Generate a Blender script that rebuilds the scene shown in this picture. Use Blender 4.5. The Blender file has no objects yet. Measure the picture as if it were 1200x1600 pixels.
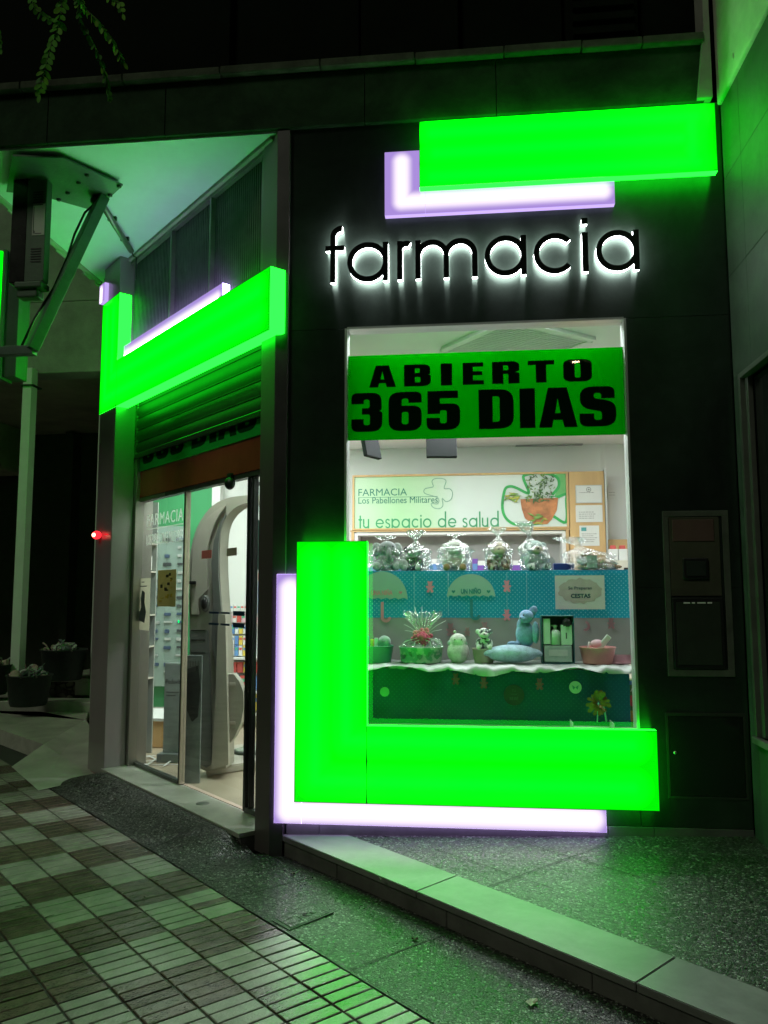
import bpy, bmesh, math, random
from mathutils import Vector, Matrix
random.seed(7)
S = bpy.context.scene
COL = S.collection
R_ = math.radians

# ------------------------------------------------------------------ camera, world, sun, exposure
FPX = 1250.0
CAMLOC = Vector((0.0, 0.0, 1.5))
yaw, pitch, roll = R_(6.1), R_(5.9), R_(-0.1)
fw = Vector((-math.sin(yaw)*math.cos(pitch), math.cos(yaw)*math.cos(pitch), math.sin(pitch)))
rt0 = Vector((math.cos(yaw), math.sin(yaw), 0)); up0 = rt0.cross(fw)
rt = rt0*math.cos(roll) + up0*math.sin(roll); up = rt.cross(fw)
cd = bpy.data.cameras.new('camera'); cam = bpy.data.objects.new('camera', cd); COL.objects.link(cam)
cd.sensor_fit = 'VERTICAL'; cd.sensor_height = 36; cd.sensor_width = 27
cd.lens = FPX/1600*36; cd.clip_start = 0.05; cd.clip_end = 500
m = Matrix((rt, up, -fw)).transposed().to_4x4(); m.translation = CAMLOC
cam.matrix_world = m
S.camera = cam

w = bpy.data.worlds.new('World'); S.world = w; w.use_nodes = True
wn = w.node_tree.nodes; wl = w.node_tree.links
sky = wn.new('ShaderNodeTexSky'); sky.sky_type = 'NISHITA'; sky.sun_disc = False
sky.sun_elevation = R_(-4); sky.sun_rotation = R_(200)
wl.new(sky.outputs[0], wn['Background'].inputs[0]); wn['Background'].inputs[1].default_value = 0.012
sd = bpy.data.lights.new('street_light_sun', 'SUN'); sun = bpy.data.objects.new('street_light_sun', sd); COL.objects.link(sun)
sd.energy = 0.40; sd.angle = R_(14); sd.color = (0.92, 1.0, 0.74)  # sun lamp stands in for street light, tinted towards the green wash
sun.rotation_euler = (R_(48), 0, R_(-38))

S.view_settings.view_transform = 'Standard'; S.view_settings.look = 'None'
S.view_settings.exposure = 0.0; S.view_settings.gamma = 1.0; S.view_settings.use_curve_mapping = False
S.render.engine = 'CYCLES'
cy = S.cycles
cy.max_bounces = 8; cy.transparent_max_bounces = 16; cy.glossy_bounces = 4; cy.diffuse_bounces = 5
cy.transmission_bounces = 6; cy.caustics_reflective = False; cy.caustics_refractive = False
cy.sample_clamp_indirect = 4.0
try:
    cy.use_denoising = True; cy.denoiser = 'OPENIMAGEDENOISE'
except Exception: pass

# ------------------------------------------------------------------ frames
YF = 4.73                                   # the front facade plane
P0 = Vector((-1.1747, YF, 0))               # corner where the door wall leaves it at 45 degrees
UU = Vector((-1, 1, 0)).normalized(); NN = Vector((1, 1, 0)).normalized()
MD = Matrix((( -UU.x, NN.x, 0, P0.x), (-UU.y, NN.y, 0, P0.y), (0, 0, 1, 0), (0, 0, 0, 1)))  # local x=-u, y=n (inward), z
MF = Matrix.Translation((0, YF, 0))
def ray(px, py): return rt*((px-600)/FPX) + up*((800-py)/FPX) + fw
def onY(px, py, y):
    r = ray(px, py); return CAMLOC + r*(y/r.y)
def onZ(px, py, z):
    r = ray(px, py); return CAMLOC + r*((z-1.5)/r.z)
def onN(px, py, n):
    r = ray(px, py); t = (NN.dot(P0)+n - NN.dot(CAMLOC))/NN.dot(r); return CAMLOC + r*t
def un(px, py, n):                          # (x local = -u, z) on door wall plane offset n
    p = onN(px, py, n); return (-(p-P0).dot(UU), p.z)

# ------------------------------------------------------------------ materials
MC = {}
def nd(t, typ, **k):
    n = t.nodes.new(typ)
    for a, b in k.items():
        if a in n.inputs: n.inputs[a].default_value = b
        else: setattr(n, a, b)
    return n
def base(name):
    m = bpy.data.materials.new(name); m.use_nodes = True
    return m, m.node_tree, m.node_tree.nodes['Principled BSDF']
def mat(name, c, rough=0.6, metal=0.0, var=0.15, scale=6.0, bump=0.0, bscale=60.0, spec=0.5, trans=0.0, sheen=0.0, stretch=None, stain=0.0, brush=0.0):
    if name in MC: return MC[name]
    m, t, b = base(name)
    tc = nd(t, 'ShaderNodeTexCoord'); src = tc.outputs['Object']
    if stretch:
        mp = nd(t, 'ShaderNodeMapping'); mp.inputs['Scale'].default_value = stretch
        t.links.new(src, mp.inputs[0]); src = mp.outputs[0]
    nz = nd(t, 'ShaderNodeTexNoise'); nz.inputs['Scale'].default_value = scale; nz.inputs['Detail'].default_value = 6
    nz.inputs['Roughness'].default_value = 0.65
    t.links.new(src, nz.inputs['Vector'])
    cr = nd(t, 'ShaderNodeValToRGB')
    cr.color_ramp.elements[0].position = 0.3; cr.color_ramp.elements[1].position = 0.7
    cr.color_ramp.elements[0].color = tuple(v*(1-var) for v in c) + (1,)
    cr.color_ramp.elements[1].color = tuple(min(1, v*(1+var)) for v in c) + (1,)
    t.links.new(nz.outputs['Fac'], cr.inputs[0]); csrc = cr.outputs[0]
    if stain:
        n3 = nd(t, 'ShaderNodeTexNoise'); n3.inputs['Scale'].default_value = 2.3; n3.inputs['Detail'].default_value = 9; n3.inputs['Roughness'].default_value = 0.72; n3.inputs['Distortion'].default_value = .4
        t.links.new(tc.outputs['Object'], n3.inputs['Vector'])
        m3 = nd(t, 'ShaderNodeMapRange'); m3.inputs[1].default_value = .36; m3.inputs[2].default_value = .62; m3.inputs[3].default_value = 1-stain; m3.inputs[4].default_value = 1.06
        t.links.new(n3.outputs['Fac'], m3.inputs[0])
        vs = nd(t, 'ShaderNodeVectorMath', operation='SCALE'); t.links.new(csrc, vs.inputs[0]); t.links.new(m3.outputs[0], vs.inputs['Scale']); csrc = vs.outputs[0]
    t.links.new(csrc, b.inputs['Base Color'])
    mr = nd(t, 'ShaderNodeMapRange'); mr.inputs[3].default_value = max(0.02, rough*0.8); mr.inputs[4].default_value = min(1, rough*1.2)
    t.links.new(nz.outputs['Fac'], mr.inputs[0]); t.links.new(mr.outputs[0], b.inputs['Roughness'])
    b.inputs['Metallic'].default_value = metal
    b.inputs['Specular IOR Level'].default_value = spec
    if sheen: b.inputs['Sheen Weight'].default_value = sheen
    if trans: b.inputs['Transmission Weight'].default_value = trans
    if bump:
        n2 = nd(t, 'ShaderNodeTexNoise'); n2.inputs['Scale'].default_value = bscale; n2.inputs['Detail'].default_value = 4
        t.links.new(src, n2.inputs['Vector'])
        bp = nd(t, 'ShaderNodeBump'); bp.inputs['Strength'].default_value = bump; bp.inputs['Distance'].default_value = 0.01
        t.links.new(n2.outputs['Fac'], bp.inputs['Height']); t.links.new(bp.outputs[0], b.inputs['Normal'])
    if brush:
        cv = nd(t, 'ShaderNodeCombineXYZ'); cv.inputs[2].default_value = 1
        t.links.new(cv.outputs[0], b.inputs['Tangent']); b.inputs['Anisotropic'].default_value = brush
    MC[name] = m; return m
def terrazzo(name, cols, scale=70, rough=0.35):
    m, t, b = base(name)
    tc = nd(t, 'ShaderNodeTexCoord')
    v = nd(t, 'ShaderNodeTexVoronoi'); v.inputs['Scale'].default_value = scale
    t.links.new(tc.outputs['Object'], v.inputs['Vector'])
    v2 = nd(t, 'ShaderNodeTexVoronoi', feature='DISTANCE_TO_EDGE'); v2.inputs['Scale'].default_value = scale
    t.links.new(tc.outputs['Object'], v2.inputs['Vector'])
    sp = nd(t, 'ShaderNodeSeparateColor'); t.links.new(v.outputs['Color'], sp.inputs[0])
    cr = nd(t, 'ShaderNodeValToRGB'); cr.color_ramp.interpolation = 'CONSTANT'
    e = cr.color_ramp.elements; e[0].color = cols[0] + (1,); e[1].position = 0.35; e[1].color = cols[1] + (1,)
    x = e.new(0.65); x.color = cols[2] + (1,); x = e.new(0.86); x.color = cols[3] + (1,)
    t.links.new(sp.outputs[0], cr.inputs[0])
    ed = nd(t, 'ShaderNodeValToRGB'); ed.color_ramp.elements[0].position = 0.03; ed.color_ramp.elements[1].position = 0.14
    t.links.new(v2.outputs['Distance'], ed.inputs[0])
    big = nd(t, 'ShaderNodeTexNoise'); big.inputs['Scale'].default_value = 2.6; big.inputs['Detail'].default_value = 8; big.inputs['Roughness'].default_value = 0.7
    t.links.new(tc.outputs['Object'], big.inputs['Vector'])
    bm_ = nd(t, 'ShaderNodeMapRange'); bm_.inputs[1].default_value = 0.3; bm_.inputs[2].default_value = 0.7; bm_.inputs[3].default_value = 0.5; bm_.inputs[4].default_value = 1.25
    t.links.new(big.outputs['Fac'], bm_.inputs[0])
    mx = nd(t, 'ShaderNodeMix', data_type='RGBA', blend_type='MIX'); mx.inputs[6].default_value = (cols[0][0]*.4, cols[0][1]*.4, cols[0][2]*.4, 1)
    t.links.new(ed.outputs[0], mx.inputs[0]); t.links.new(cr.outputs[0], mx.inputs[7])
    hs = nd(t, 'ShaderNodeVectorMath', operation='SCALE'); t.links.new(mx.outputs[2], hs.inputs[0]); t.links.new(bm_.outputs[0], hs.inputs['Scale'])
    t.links.new(hs.outputs[0], b.inputs['Base Color'])
    rr = nd(t, 'ShaderNodeMapRange'); rr.inputs[3].default_value = rough*0.7; rr.inputs[4].default_value = min(1, rough*1.6)
    t.links.new(sp.outputs[1], rr.inputs[0]); t.links.new(rr.outputs[0], b.inputs['Roughness'])
    bp = nd(t, 'ShaderNodeBump'); bp.inputs['Strength'].default_value = 0.9; bp.inputs['Distance'].default_value = 0.004
    ad = nd(t, 'ShaderNodeMath', operation='ADD'); t.links.new(ed.outputs[0], ad.inputs[0]); t.links.new(sp.outputs[2], ad.inputs[1])
    t.links.new(ad.outputs[0], bp.inputs['Height']); t.links.new(bp.outputs[0], b.inputs['Normal'])
    return m
def emit(name, c, s):
    m = bpy.data.materials.new(name); m.use_nodes = True; t = m.node_tree; t.nodes.clear()
    e = nd(t, 'ShaderNodeEmission'); e.inputs[0].default_value = c + (1,); e.inputs[1].default_value = s
    o = nd(t, 'ShaderNodeOutputMaterial'); t.links.new(e.outputs[0], o.inputs[0]); return m
def glass(name, tint=(1, 1, 1), refl=1.0, rough=0.0):
    m = bpy.data.materials.new(name); m.use_nodes = True; t = m.node_tree; t.nodes.clear()
    tr = nd(t, 'ShaderNodeBsdfTransparent'); tr.inputs[0].default_value = tint + (1,)
    gl = nd(t, 'ShaderNodeBsdfGlossy'); gl.inputs['Roughness'].default_value = rough
    fr = nd(t, 'ShaderNodeFresnel'); fr.inputs[0].default_value = 1.45
    mu = nd(t, 'ShaderNodeMath', operation='MULTIPLY'); mu.inputs[1].default_value = refl
    mx = nd(t, 'ShaderNodeMixShader'); o = nd(t, 'ShaderNodeOutputMaterial')
    ge = nd(t, 'ShaderNodeNewGeometry'); inv = nd(t, 'ShaderNodeMath', operation='SUBTRACT'); inv.inputs[0].default_value = refl
    mi_ = nd(t, 'ShaderNodeMath', operation='MULTIPLY'); mi_.inputs[1].default_value = refl; t.links.new(ge.outputs['Backfacing'], mi_.inputs[0])
    t.links.new(mi_.outputs[0], inv.inputs[1]); t.links.new(inv.outputs[0], mu.inputs[1])
    t.links.new(fr.outputs[0], mu.inputs[0]); t.links.new(mu.outputs[0], mx.inputs[0])
    t.links.new(tr.outputs[0], mx.inputs[1]); t.links.new(gl.outputs[0], mx.inputs[2]); t.links.new(mx.outputs[0], o.inputs[0])
    return m
def cello(name, op=0.22):
    m = bpy.data.materials.new(name); m.use_nodes = True; t = m.node_tree; t.nodes.clear()
    tc = nd(t, 'ShaderNodeTexCoord'); nz = nd(t, 'ShaderNodeTexNoise'); nz.inputs['Scale'].default_value = 26; nz.inputs['Detail'].default_value = 3
    nz.inputs['Distortion'].default_value = 1.4
    t.links.new(tc.outputs['Object'], nz.inputs['Vector'])
    bp = nd(t, 'ShaderNodeBump'); bp.inputs['Strength'].default_value = 1; bp.inputs['Distance'].default_value = 0.03
    t.links.new(nz.outputs['Fac'], bp.inputs['Height'])
    tr = nd(t, 'ShaderNodeBsdfTransparent'); tr.inputs[0].default_value = (.97, .98, .98, 1)
    gl = nd(t, 'ShaderNodeBsdfGlossy'); gl.inputs['Roughness'].default_value = 0.12
    df = nd(t, 'ShaderNodeBsdfDiffuse'); df.inputs[0].default_value = (.75, .8, .8, 1)
    t.links.new(bp.outputs[0], gl.inputs['Normal'])
    cr = nd(t, 'ShaderNodeValToRGB'); cr.color_ramp.elements[0].position = 0.56; cr.color_ramp.elements[1].position = 0.62
    t.links.new(nz.outputs['Fac'], cr.inputs[0])
    m1 = nd(t, 'ShaderNodeMixShader'); m1.inputs[0].default_value = op; t.links.new(tr.outputs[0], m1.inputs[1]); t.links.new(gl.outputs[0], m1.inputs[2])
    mu = nd(t, 'ShaderNodeMath', operation='MULTIPLY'); mu.inputs[1].default_value = op*0.7; t.links.new(cr.outputs[0], mu.inputs[0])
    m2 = nd(t, 'ShaderNodeMixShader'); t.links.new(mu.outputs[0], m2.inputs[0]); t.links.new(m1.outputs[0], m2.inputs[1]); t.links.new(df.outputs[0], m2.inputs[2])
    o = nd(t, 'ShaderNodeOutputMaterial'); t.links.new(m2.outputs[0], o.inputs[0]); return m
def vinyl(name, c, tr=0.5):                 # printed film that lets light through
    m = bpy.data.materials.new(name); m.use_nodes = True; t = m.node_tree; t.nodes.clear()
    d = nd(t, 'ShaderNodeBsdfDiffuse'); d.inputs[0].default_value = c + (1,)
    l = nd(t, 'ShaderNodeBsdfTranslucent'); l.inputs[0].default_value = c + (1,)
    x = nd(t, 'ShaderNodeMixShader'); x.inputs[0].default_value = tr
    t.links.new(d.outputs[0], x.inputs[1]); t.links.new(l.outputs[0], x.inputs[2])
    o = nd(t, 'ShaderNodeOutputMaterial'); t.links.new(x.outputs[0], o.inputs[0]); return m

# a light box whose LED rows run along given segments (object space of that face): core colour near rows, edge colour away
def ledbox(name, segs, edge, core, w0, w1, s_edge, s_core, mid=1.3):
    m = bpy.data.materials.new(name); m.use_nodes = True; t = m.node_tree; t.nodes.clear(); L = t.links
    tc = nd(t, 'ShaderNodeTexCoord'); dmin = None
    for a, b in segs:
        a = Vector(a); b = Vector(b); ab = b-a
        s = nd(t, 'ShaderNodeVectorMath', operation='SUBTRACT'); L.new(tc.outputs['Object'], s.inputs[0]); s.inputs[1].default_value = a
        dt = nd(t, 'ShaderNodeVectorMath', operation='DOT_PRODUCT'); L.new(s.outputs[0], dt.inputs[0]); dt.inputs[1].default_value = ab/ab.length_squared
        cl = nd(t, 'ShaderNodeClamp'); L.new(dt.outputs['Value'], cl.inputs[0])
        sc = nd(t, 'ShaderNodeVectorMath', operation='SCALE'); sc.inputs[0].default_value = ab; L.new(cl.outputs[0], sc.inputs['Scale'])
        d = nd(t, 'ShaderNodeVectorMath', operation='DISTANCE'); L.new(s.outputs[0], d.inputs[0]); L.new(sc.outputs[0], d.inputs[1])
        if dmin is None: dmin = d.outputs['Value']
        else:
            mn = nd(t, 'ShaderNodeMath', operation='MINIMUM'); L.new(dmin, mn.inputs[0]); L.new(d.outputs['Value'], mn.inputs[1]); dmin = mn.outputs[0]
    mr = nd(t, 'ShaderNodeMapRange'); L.new(dmin, mr.inputs[0]); mr.inputs[2].default_value = w1*1.25
    cr = nd(t, 'ShaderNodeValToRGB'); e_ = cr.color_ramp.elements; cr.color_ramp.interpolation = 'EASE'
    e_[0].position = 0; e_[0].color = tuple(v*s_core for v in core) + (1,)
    e_[1].position = .8; e_[1].color = tuple(v*s_edge for v in edge) + (1,)
    k_ = e_.new(w0/(w1*1.25)); k_.color = tuple(v*mid for v in core) + (1,)
    L.new(mr.outputs[0], cr.inputs[0])
    e = nd(t, 'ShaderNodeEmission'); L.new(cr.outputs[0], e.inputs[0])
    gl = nd(t, 'ShaderNodeBsdfGlossy'); gl.inputs[0].default_value = (.04, .04, .04, 1); gl.inputs['Roughness'].default_value = .2
    ad = nd(t, 'ShaderNodeAddShader'); L.new(e.outputs[0], ad.inputs[0]); L.new(gl.outputs[0], ad.inputs[1])
    o = nd(t, 'ShaderNodeOutputMaterial'); L.new(ad.outputs[0], o.inputs[0]); return m

# ------------------------------------------------------------------ mesh helpers
def bmn(): return bmesh.new()
def bx(bm, x0, x1, y0, y1, z0, z1, M=None, mi=0, bev=0.0):
    x0, x1 = min(x0, x1), max(x0, x1); y0, y1 = min(y0, y1), max(y0, y1); z0, z1 = min(z0, z1), max(z0, z1)
    t = bmesh.new()
    bmesh.ops.create_cube(t, size=1)
    for v in t.verts: v.co = Vector(((x0+x1)/2+v.co.x*(x1-x0), (y0+y1)/2+v.co.y*(y1-y0), (z0+z1)/2+v.co.z*(z1-z0)))
    if bev: bmesh.ops.bevel(t, geom=list(t.edges), offset=bev, segments=2, affect='EDGES', profile=0.5)
    join(bm, t, M, mi)
def join(bm, t, M=None, mi=0):
    if M is not None: t.transform(M)
    mp = {}
    for v in t.verts: mp[v.index if v.index >= 0 else id(v)] = None
    t.verts.index_update(); nv = [bm.verts.new(v.co) for v in t.verts]
    for f in t.faces:
        try:
            g = bm.faces.new([nv[v.index] for v in f.verts]); g.material_index = mi; g.smooth = f.smooth
        except ValueError: pass
    t.free()
def poly(bm, pts, mi=0):
    f = bm.faces.new([bm.verts.new(p) for p in pts]); f.material_index = mi; return f
def prism(bm, pts, y0, y1, M=None, mi=0):   # pts in (x,z), extruded y0..y1
    t = bmesh.new()
    a = [t.verts.new((p[0], y0, p[1])) for p in pts]; b = [t.verts.new((p[0], y1, p[1])) for p in pts]
    t.faces.new(a); t.faces.new(b[::-1]); n = len(pts)
    for i in range(n): t.faces.new((a[i], b[i], b[(i+1) % n], a[(i+1) % n]))
    bmesh.ops.recalc_face_normals(t, faces=t.faces); join(bm, t, M, mi)
def slab(bm, pts, z0, z1, M=None, mi=0):    # pts (x,y) polygon extruded in z
    t = bmesh.new()
    a = [t.verts.new((p[0], p[1], z0)) for p in pts]; b = [t.verts.new((p[0], p[1], z1)) for p in pts]
    t.faces.new(a); t.faces.new(b[::-1]); n = len(pts)
    for i in range(n): t.faces.new((a[i], b[i], b[(i+1) % n], a[(i+1) % n]))
    bmesh.ops.recalc_face_normals(t, faces=t.faces); join(bm, t, M, mi)
def arc(bm, cx, cz, ro, ri, a0, a1, y0, y1, M=None, mi=0, n=48, sx=1.0):
    t = bmesh.new(); full = abs(a1-a0) >= 359.9; rows = []
    k = n if full else n+1
    for i in range(k):
        a = R_(a0+(a1-a0)*i/n); c, s = math.cos(a), math.sin(a)
        rows.append([t.verts.new((cx+r*c*sx, y, cz+r*s)) for r, y in ((ro, y0), (ro, y1), (ri, y1), (ri, y0))])
    for i in range(k if full else k-1):
        p, q = rows[i], rows[(i+1) % k]
        for j in range(4): t.faces.new((p[j], q[j], q[(j+1) % 4], p[(j+1) % 4]))
    if not full: t.faces.new(rows[0]); t.faces.new(rows[-1][::-1])
    bmesh.ops.recalc_face_normals(t, faces=t.faces); join(bm, t, M, mi)
def tube(bm, pts, r, n=8, M=None, mi=0, caps=True):
    pts = [Vector(p) for p in pts]; rs = r if isinstance(r, (list, tuple)) else [r]*len(pts)
    t = bmesh.new(); rings = []; ref = None
    for i, p in enumerate(pts):
        d = (pts[min(i+1, len(pts)-1)] - pts[max(i-1, 0)]).normalized()
        if ref is None: ref = d.orthogonal().normalized()
        ref = (ref - d*ref.dot(d)).normalized(); b = d.cross(ref)
        rings.append([t.verts.new(p + (ref*math.cos(2*math.pi*j/n) + b*math.sin(2*math.pi*j/n))*rs[i]) for j in range(n)])
    for a, b in zip(rings, rings[1:]):
        for j in range(n):
            f = t.faces.new((a[j], a[(j+1) % n], b[(j+1) % n], b[j])); f.smooth = True
    if caps: t.faces.new(rings[0][::-1]); t.faces.new(rings[-1])
    join(bm, t, M, mi)
def lathe(bm, prof, c, n=24, M=None, mi=0, wob=0.0, cap=False):
    t = bmesh.new(); rows = []
    for k, (r, z) in enumerate(prof):
        rows.append([t.verts.new((c[0]+r*(1+wob*random.uniform(-1, 1))*math.cos(2*math.pi*j/n), c[1]+r*(1+wob*random.uniform(-1, 1))*math.sin(2*math.pi*j/n), c[2]+z)) for j in range(n)])
    for a, b in zip(rows, rows[1:]):
        for j in range(n):
            f = t.faces.new((a[j], a[(j+1) % n], b[(j+1) % n], b[j])); f.smooth = True
    if cap: t.faces.new(rows[0][::-1]); t.faces.new(rows[-1])
    join(bm, t, M, mi)
def ell(bm, c, r, rot=(0, 0, 0), fuzz=0.0, mi=0, M=None, sub=3):
    t = bmesh.new(); bmesh.ops.create_icosphere(t, subdivisions=sub, radius=1)
    E = Matrix.Translation(c) @ Matrix.Rotation(rot[2], 4, 'Z') @ Matrix.Rotation(rot[1], 4, 'Y') @ Matrix.Rotation(rot[0], 4, 'X') @ Matrix.Diagonal((r[0], r[1], r[2], 1))
    for v in t.verts: v.co *= 1+random.uniform(-fuzz, fuzz)
    t.transform(E)
    for f in t.faces: f.smooth = True
    join(bm, t, M, mi)
def wloc(o):
    v = Vector((0, 0, 0))
    while o: v = v + o.location; o = o.parent
    return v
def obj(name, bm, mats, parent=None, label=None):
    if parent:
        L = wloc(parent)
        bmesh.ops.translate(bm, verts=bm.verts, vec=-L)
    me = bpy.data.meshes.new(name); bm.to_mesh(me); bm.free()
    for x in (mats if isinstance(mats, (list, tuple)) else [mats]): me.materials.append(x)
    o = bpy.data.objects.new(name, me); COL.objects.link(o)
    if parent: o.parent = parent
    if label: o['label'] = label
    return o
def thing(name, label, cat, loc=(0, 0, 0), group=None):
    o = bpy.data.objects.new(name, None); COL.objects.link(o); o.location = loc; o.empty_display_size = 0.1
    o['label'] = label; o['category'] = cat
    if group: o['group'] = group
    return o
def tag(o, label, cat, group=None):
    o['label'] = label; o['category'] = cat
    if group: o['group'] = group
    return o
def struct(name, bm, m):
    o = obj(name, bm, m); o['kind'] = 'structure'; return o
def text_bm(bm, s, x, z, size, M=None, y=0.0, depth=0.0006, width=None, bold=0.0, align='LEFT', mi=0, mirror=False, space=1.0):
    c = bpy.data.curves.new('t', 'FONT'); c.body = s; c.size = size; c.align_x = 'LEFT'; c.offset = bold; c.extrude = depth; c.fill_mode = 'BOTH'
    c.resolution_u = 3; c.space_character = space
    o = bpy.data.objects.new('t', c); COL.objects.link(o)
    dg = bpy.context.evaluated_depsgraph_get(); me = bpy.data.meshes.new_from_object(o.evaluated_get(dg))
    t = bmesh.new(); t.from_mesh(me); bpy.data.objects.remove(o); bpy.data.curves.remove(c); bpy.data.meshes.remove(me)
    xs = [v.co.x for v in t.verts]; x0, x1 = min(xs), max(xs); k = (width/(x1-x0)) if width else 1.0
    ox = {'LEFT': x, 'CENTER': x-(x1-x0)*k/2}[align]
    for v in t.verts:
        vx = (v.co.x-x0)*k
        if mirror: vx = (x1-x0)*k-vx
        v.co = Vector((ox+vx, y-v.co.z, z+v.co.y))
    join(bm, t, M, mi)
def rloop(pts, k=5):                         # polygon with per-corner radii (x,z[,r]) -> points
    out = []; n = len(pts)
    for i, p in enumerate(pts):
        r = p[2] if len(p) > 2 else 0; a = Vector(pts[i-1][:2]); b = Vector(p[:2]); c = Vector(pts[(i+1) % n][:2])
        if r <= 0: out.append(tuple(b)); continue
        da = (a-b); dc = (c-b); r = min(r, da.length*.5, dc.length*.5) if r < .9 else r
        s = b+da.normalized()*r; e = b+dc.normalized()*r
        for j in range(k+1):
            u = j/k; q = s*(1-u)**2 + b*2*u*(1-u) + e*u*u; out.append(tuple(q))
    return out
def shape_bm(bm, loops, x, z, sx, sz, y, depth, M=None, mi=0):   # 2D filled shape with holes -> thin slab facing -y
    c = bpy.data.curves.new('s', 'CURVE'); c.dimensions = '2D'; c.fill_mode = 'BOTH'; c.extrude = depth/2
    for lp in loops:
        sp = c.splines.new('POLY'); sp.points.add(len(lp)-1); sp.use_cyclic_u = True
        for q, p in zip(sp.points, lp): q.co = (p[0]*sx, p[1]*sz, 0, 1)
    o = bpy.data.objects.new('s', c); COL.objects.link(o)
    dg = bpy.context.evaluated_depsgraph_get(); me = bpy.data.meshes.new_from_object(o.evaluated_get(dg))
    t = bmesh.new(); t.from_mesh(me); bpy.data.objects.remove(o); bpy.data.curves.remove(c); bpy.data.meshes.remove(me)
    for v in t.verts: v.co = Vector((x+v.co.x, y-v.co.z, z+v.co.y))
    join(bm, t, M, mi)
def smooth(o, a=None):
    for p in o.data.polygons: p.use_smooth = True

# ------------------------------------------------------------------ shared materials
M_clad = mat('dark_cladding', (.062, .088, .072), .30, .75, var=.18, scale=3, stretch=(1, 1, .35), stain=.3, brush=.95)  # green of the signs' reflected light is put into the base colour
M_cladG = mat('dark_stone_cladding', (.068, .095, .072), .58, .1, var=.25, scale=3, bump=.06, bscale=14, stain=.4)
M_conc = mat('painted_concrete', (.34, .34, .30), .8, 0, var=.22, scale=2.5, bump=.35, bscale=22)
M_concd = mat('grimy_shaded_concrete', (.028, .060, .030), .9, 0, var=.35, scale=2.0, bump=.4, bscale=18, spec=.1, stain=.5)  # stained; base also darkened in place of shade and tinted with sign green
M_soff = mat('light_tinted_soffit_paint', (.66, .76, .82), .75, 0, var=.06, scale=2, bump=.08, bscale=12)  # white paint with the bluish sign light put into its colour
M_steel = mat('brushed_steel', (.42, .40, .37), .33, .85, var=.10, scale=2, bump=.05, bscale=60, stretch=(1, 1, .04))
M_steeld = mat('dull_steel', (.20, .21, .19), .38, .45, var=.25, scale=5, bump=.1, bscale=30)
M_black = mat('black_plastic', (.012, .013, .013), .4)
M_blackm = mat('black_metal_panel', (.02, .022, .02), .25, .3, var=.3)
M_white = mat('white_wall_paint', (.74, .75, .73), .7, 0, var=.03, scale=3, bump=.04)
M_wood = mat('light_beech_wood', (.62, .40, .18), .5, 0, var=.14, scale=5, stretch=(1, 1, .12))
M_floor = mat('beige_floor_vinyl', (.44, .37, .27), .35, 0, var=.08, scale=4)
M_stone = mat('pale_marble_coping', (.17, .175, .16), .42, 0, var=.16, scale=3.2, bump=.08, bscale=20, stain=.35)
M_riser = mat('dark_riser_stone', (.10, .10, .09), .55, 0, var=.3, scale=6, bump=.2, bscale=30)
M_ggreen = mat('green_wall_paint', (.06, .36, .14), .6, 0, var=.05)
M_paper = mat('white_paper', (.72, .73, .70), .8, var=.04)
M_ink = mat('grey_ink', (.10, .10, .10), .8)
M_glass = glass('window_glass', (.96, .975, .97), 1.2)
M_glassd = glass('door_glass', (.80, .84, .80), 1.1)
M_cello = cello('cellophane', .32)
M_frame = mat('pale_aluminium_frame', (.55, .58, .56), .35, .6, var=.06)

# ================================================================== GROUND
# one dark sheet to the horizon, with the pavers, terrazzo strip and platform above it
bm = bmn(); poly(bm, [(-150, -150, -.035), (150, -150, -.035), (150, 150, -.035), (-150, 150, -.035)])
struct('ground', bm, mat('asphalt', (.05, .05, .048), .85, var=.3, scale=8, bump=.3))

TL = mat('light_paver', (.30, .275, .245), .20, 0, var=.15, scale=11, bump=.3, bscale=90, stain=.28)
TD = mat('dark_paver', (.135, .088, .078), .17, 0, var=.3, scale=11, bump=.3, bscale=90, stain=.4)
TG = mat('paver_grout', (.035, .035, .030), .9, 0, var=.3, scale=20, bump=.3)
bm = bmn(); n0 = -0.51; wN = 0.197; lb = 0.071
def Dp(u, n, z): return P0 + UU*u + NN*n + Vector((0, 0, z))
for i in range(17):
    for j in range(-62, 96):
        u0 = -0.63 + j*lb; na = n0 - i*wN
        cblk = math.floor(j/5); light = (cblk + (i//2)) % 2 == 0
        if random.random() < .006: light = not light
        g = .0044; b = .0038; tz = random.uniform(-.0012, .0012); ts = random.uniform(-.0010, .0010); tt = random.uniform(-.0009, .0009)
        q = [(u0+g, na-g), (u0+lb-g, na-g), (u0+lb-g, na-wN+g), (u0+g, na-wN+g)]
        qi = [(u0+g+b, na-g-b), (u0+lb-g-b, na-g-b), (u0+lb-g-b, na-wN+g+b), (u0+g+b, na-wN+g+b)]
        zz = [tz+ts, tz-ts, tz-ts+tt, tz+ts+tt]
        A = [bm.verts.new(Dp(a, c, -.009)) for a, c in q]
        B = [bm.verts.new(Dp(a, c, z-.0022)) for (a, c), z in zip(q, zz)]
        C = [bm.verts.new(Dp(a, c, z)) for (a, c), z in zip(qi, zz)]
        for k in range(4):
            for X, Y in ((A, B), (B, C)):
                f = bm.faces.new((X[k], X[(k+1) % 4], Y[(k+1) % 4], Y[k])); f.material_index = 0 if light else 1
        f = bm.faces.new(C); f.material_index = 0 if light else 1
f = poly(bm, [Dp(-5, n0+.002, -.006), Dp(7, n0+.002, -.006), Dp(7, -6, -.006), Dp(-5, -6, -.006)], 2)
bmesh.ops.recalc_face_normals(bm, faces=bm.faces)
struct('pavement', bm, [TL, TD, TG])

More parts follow.
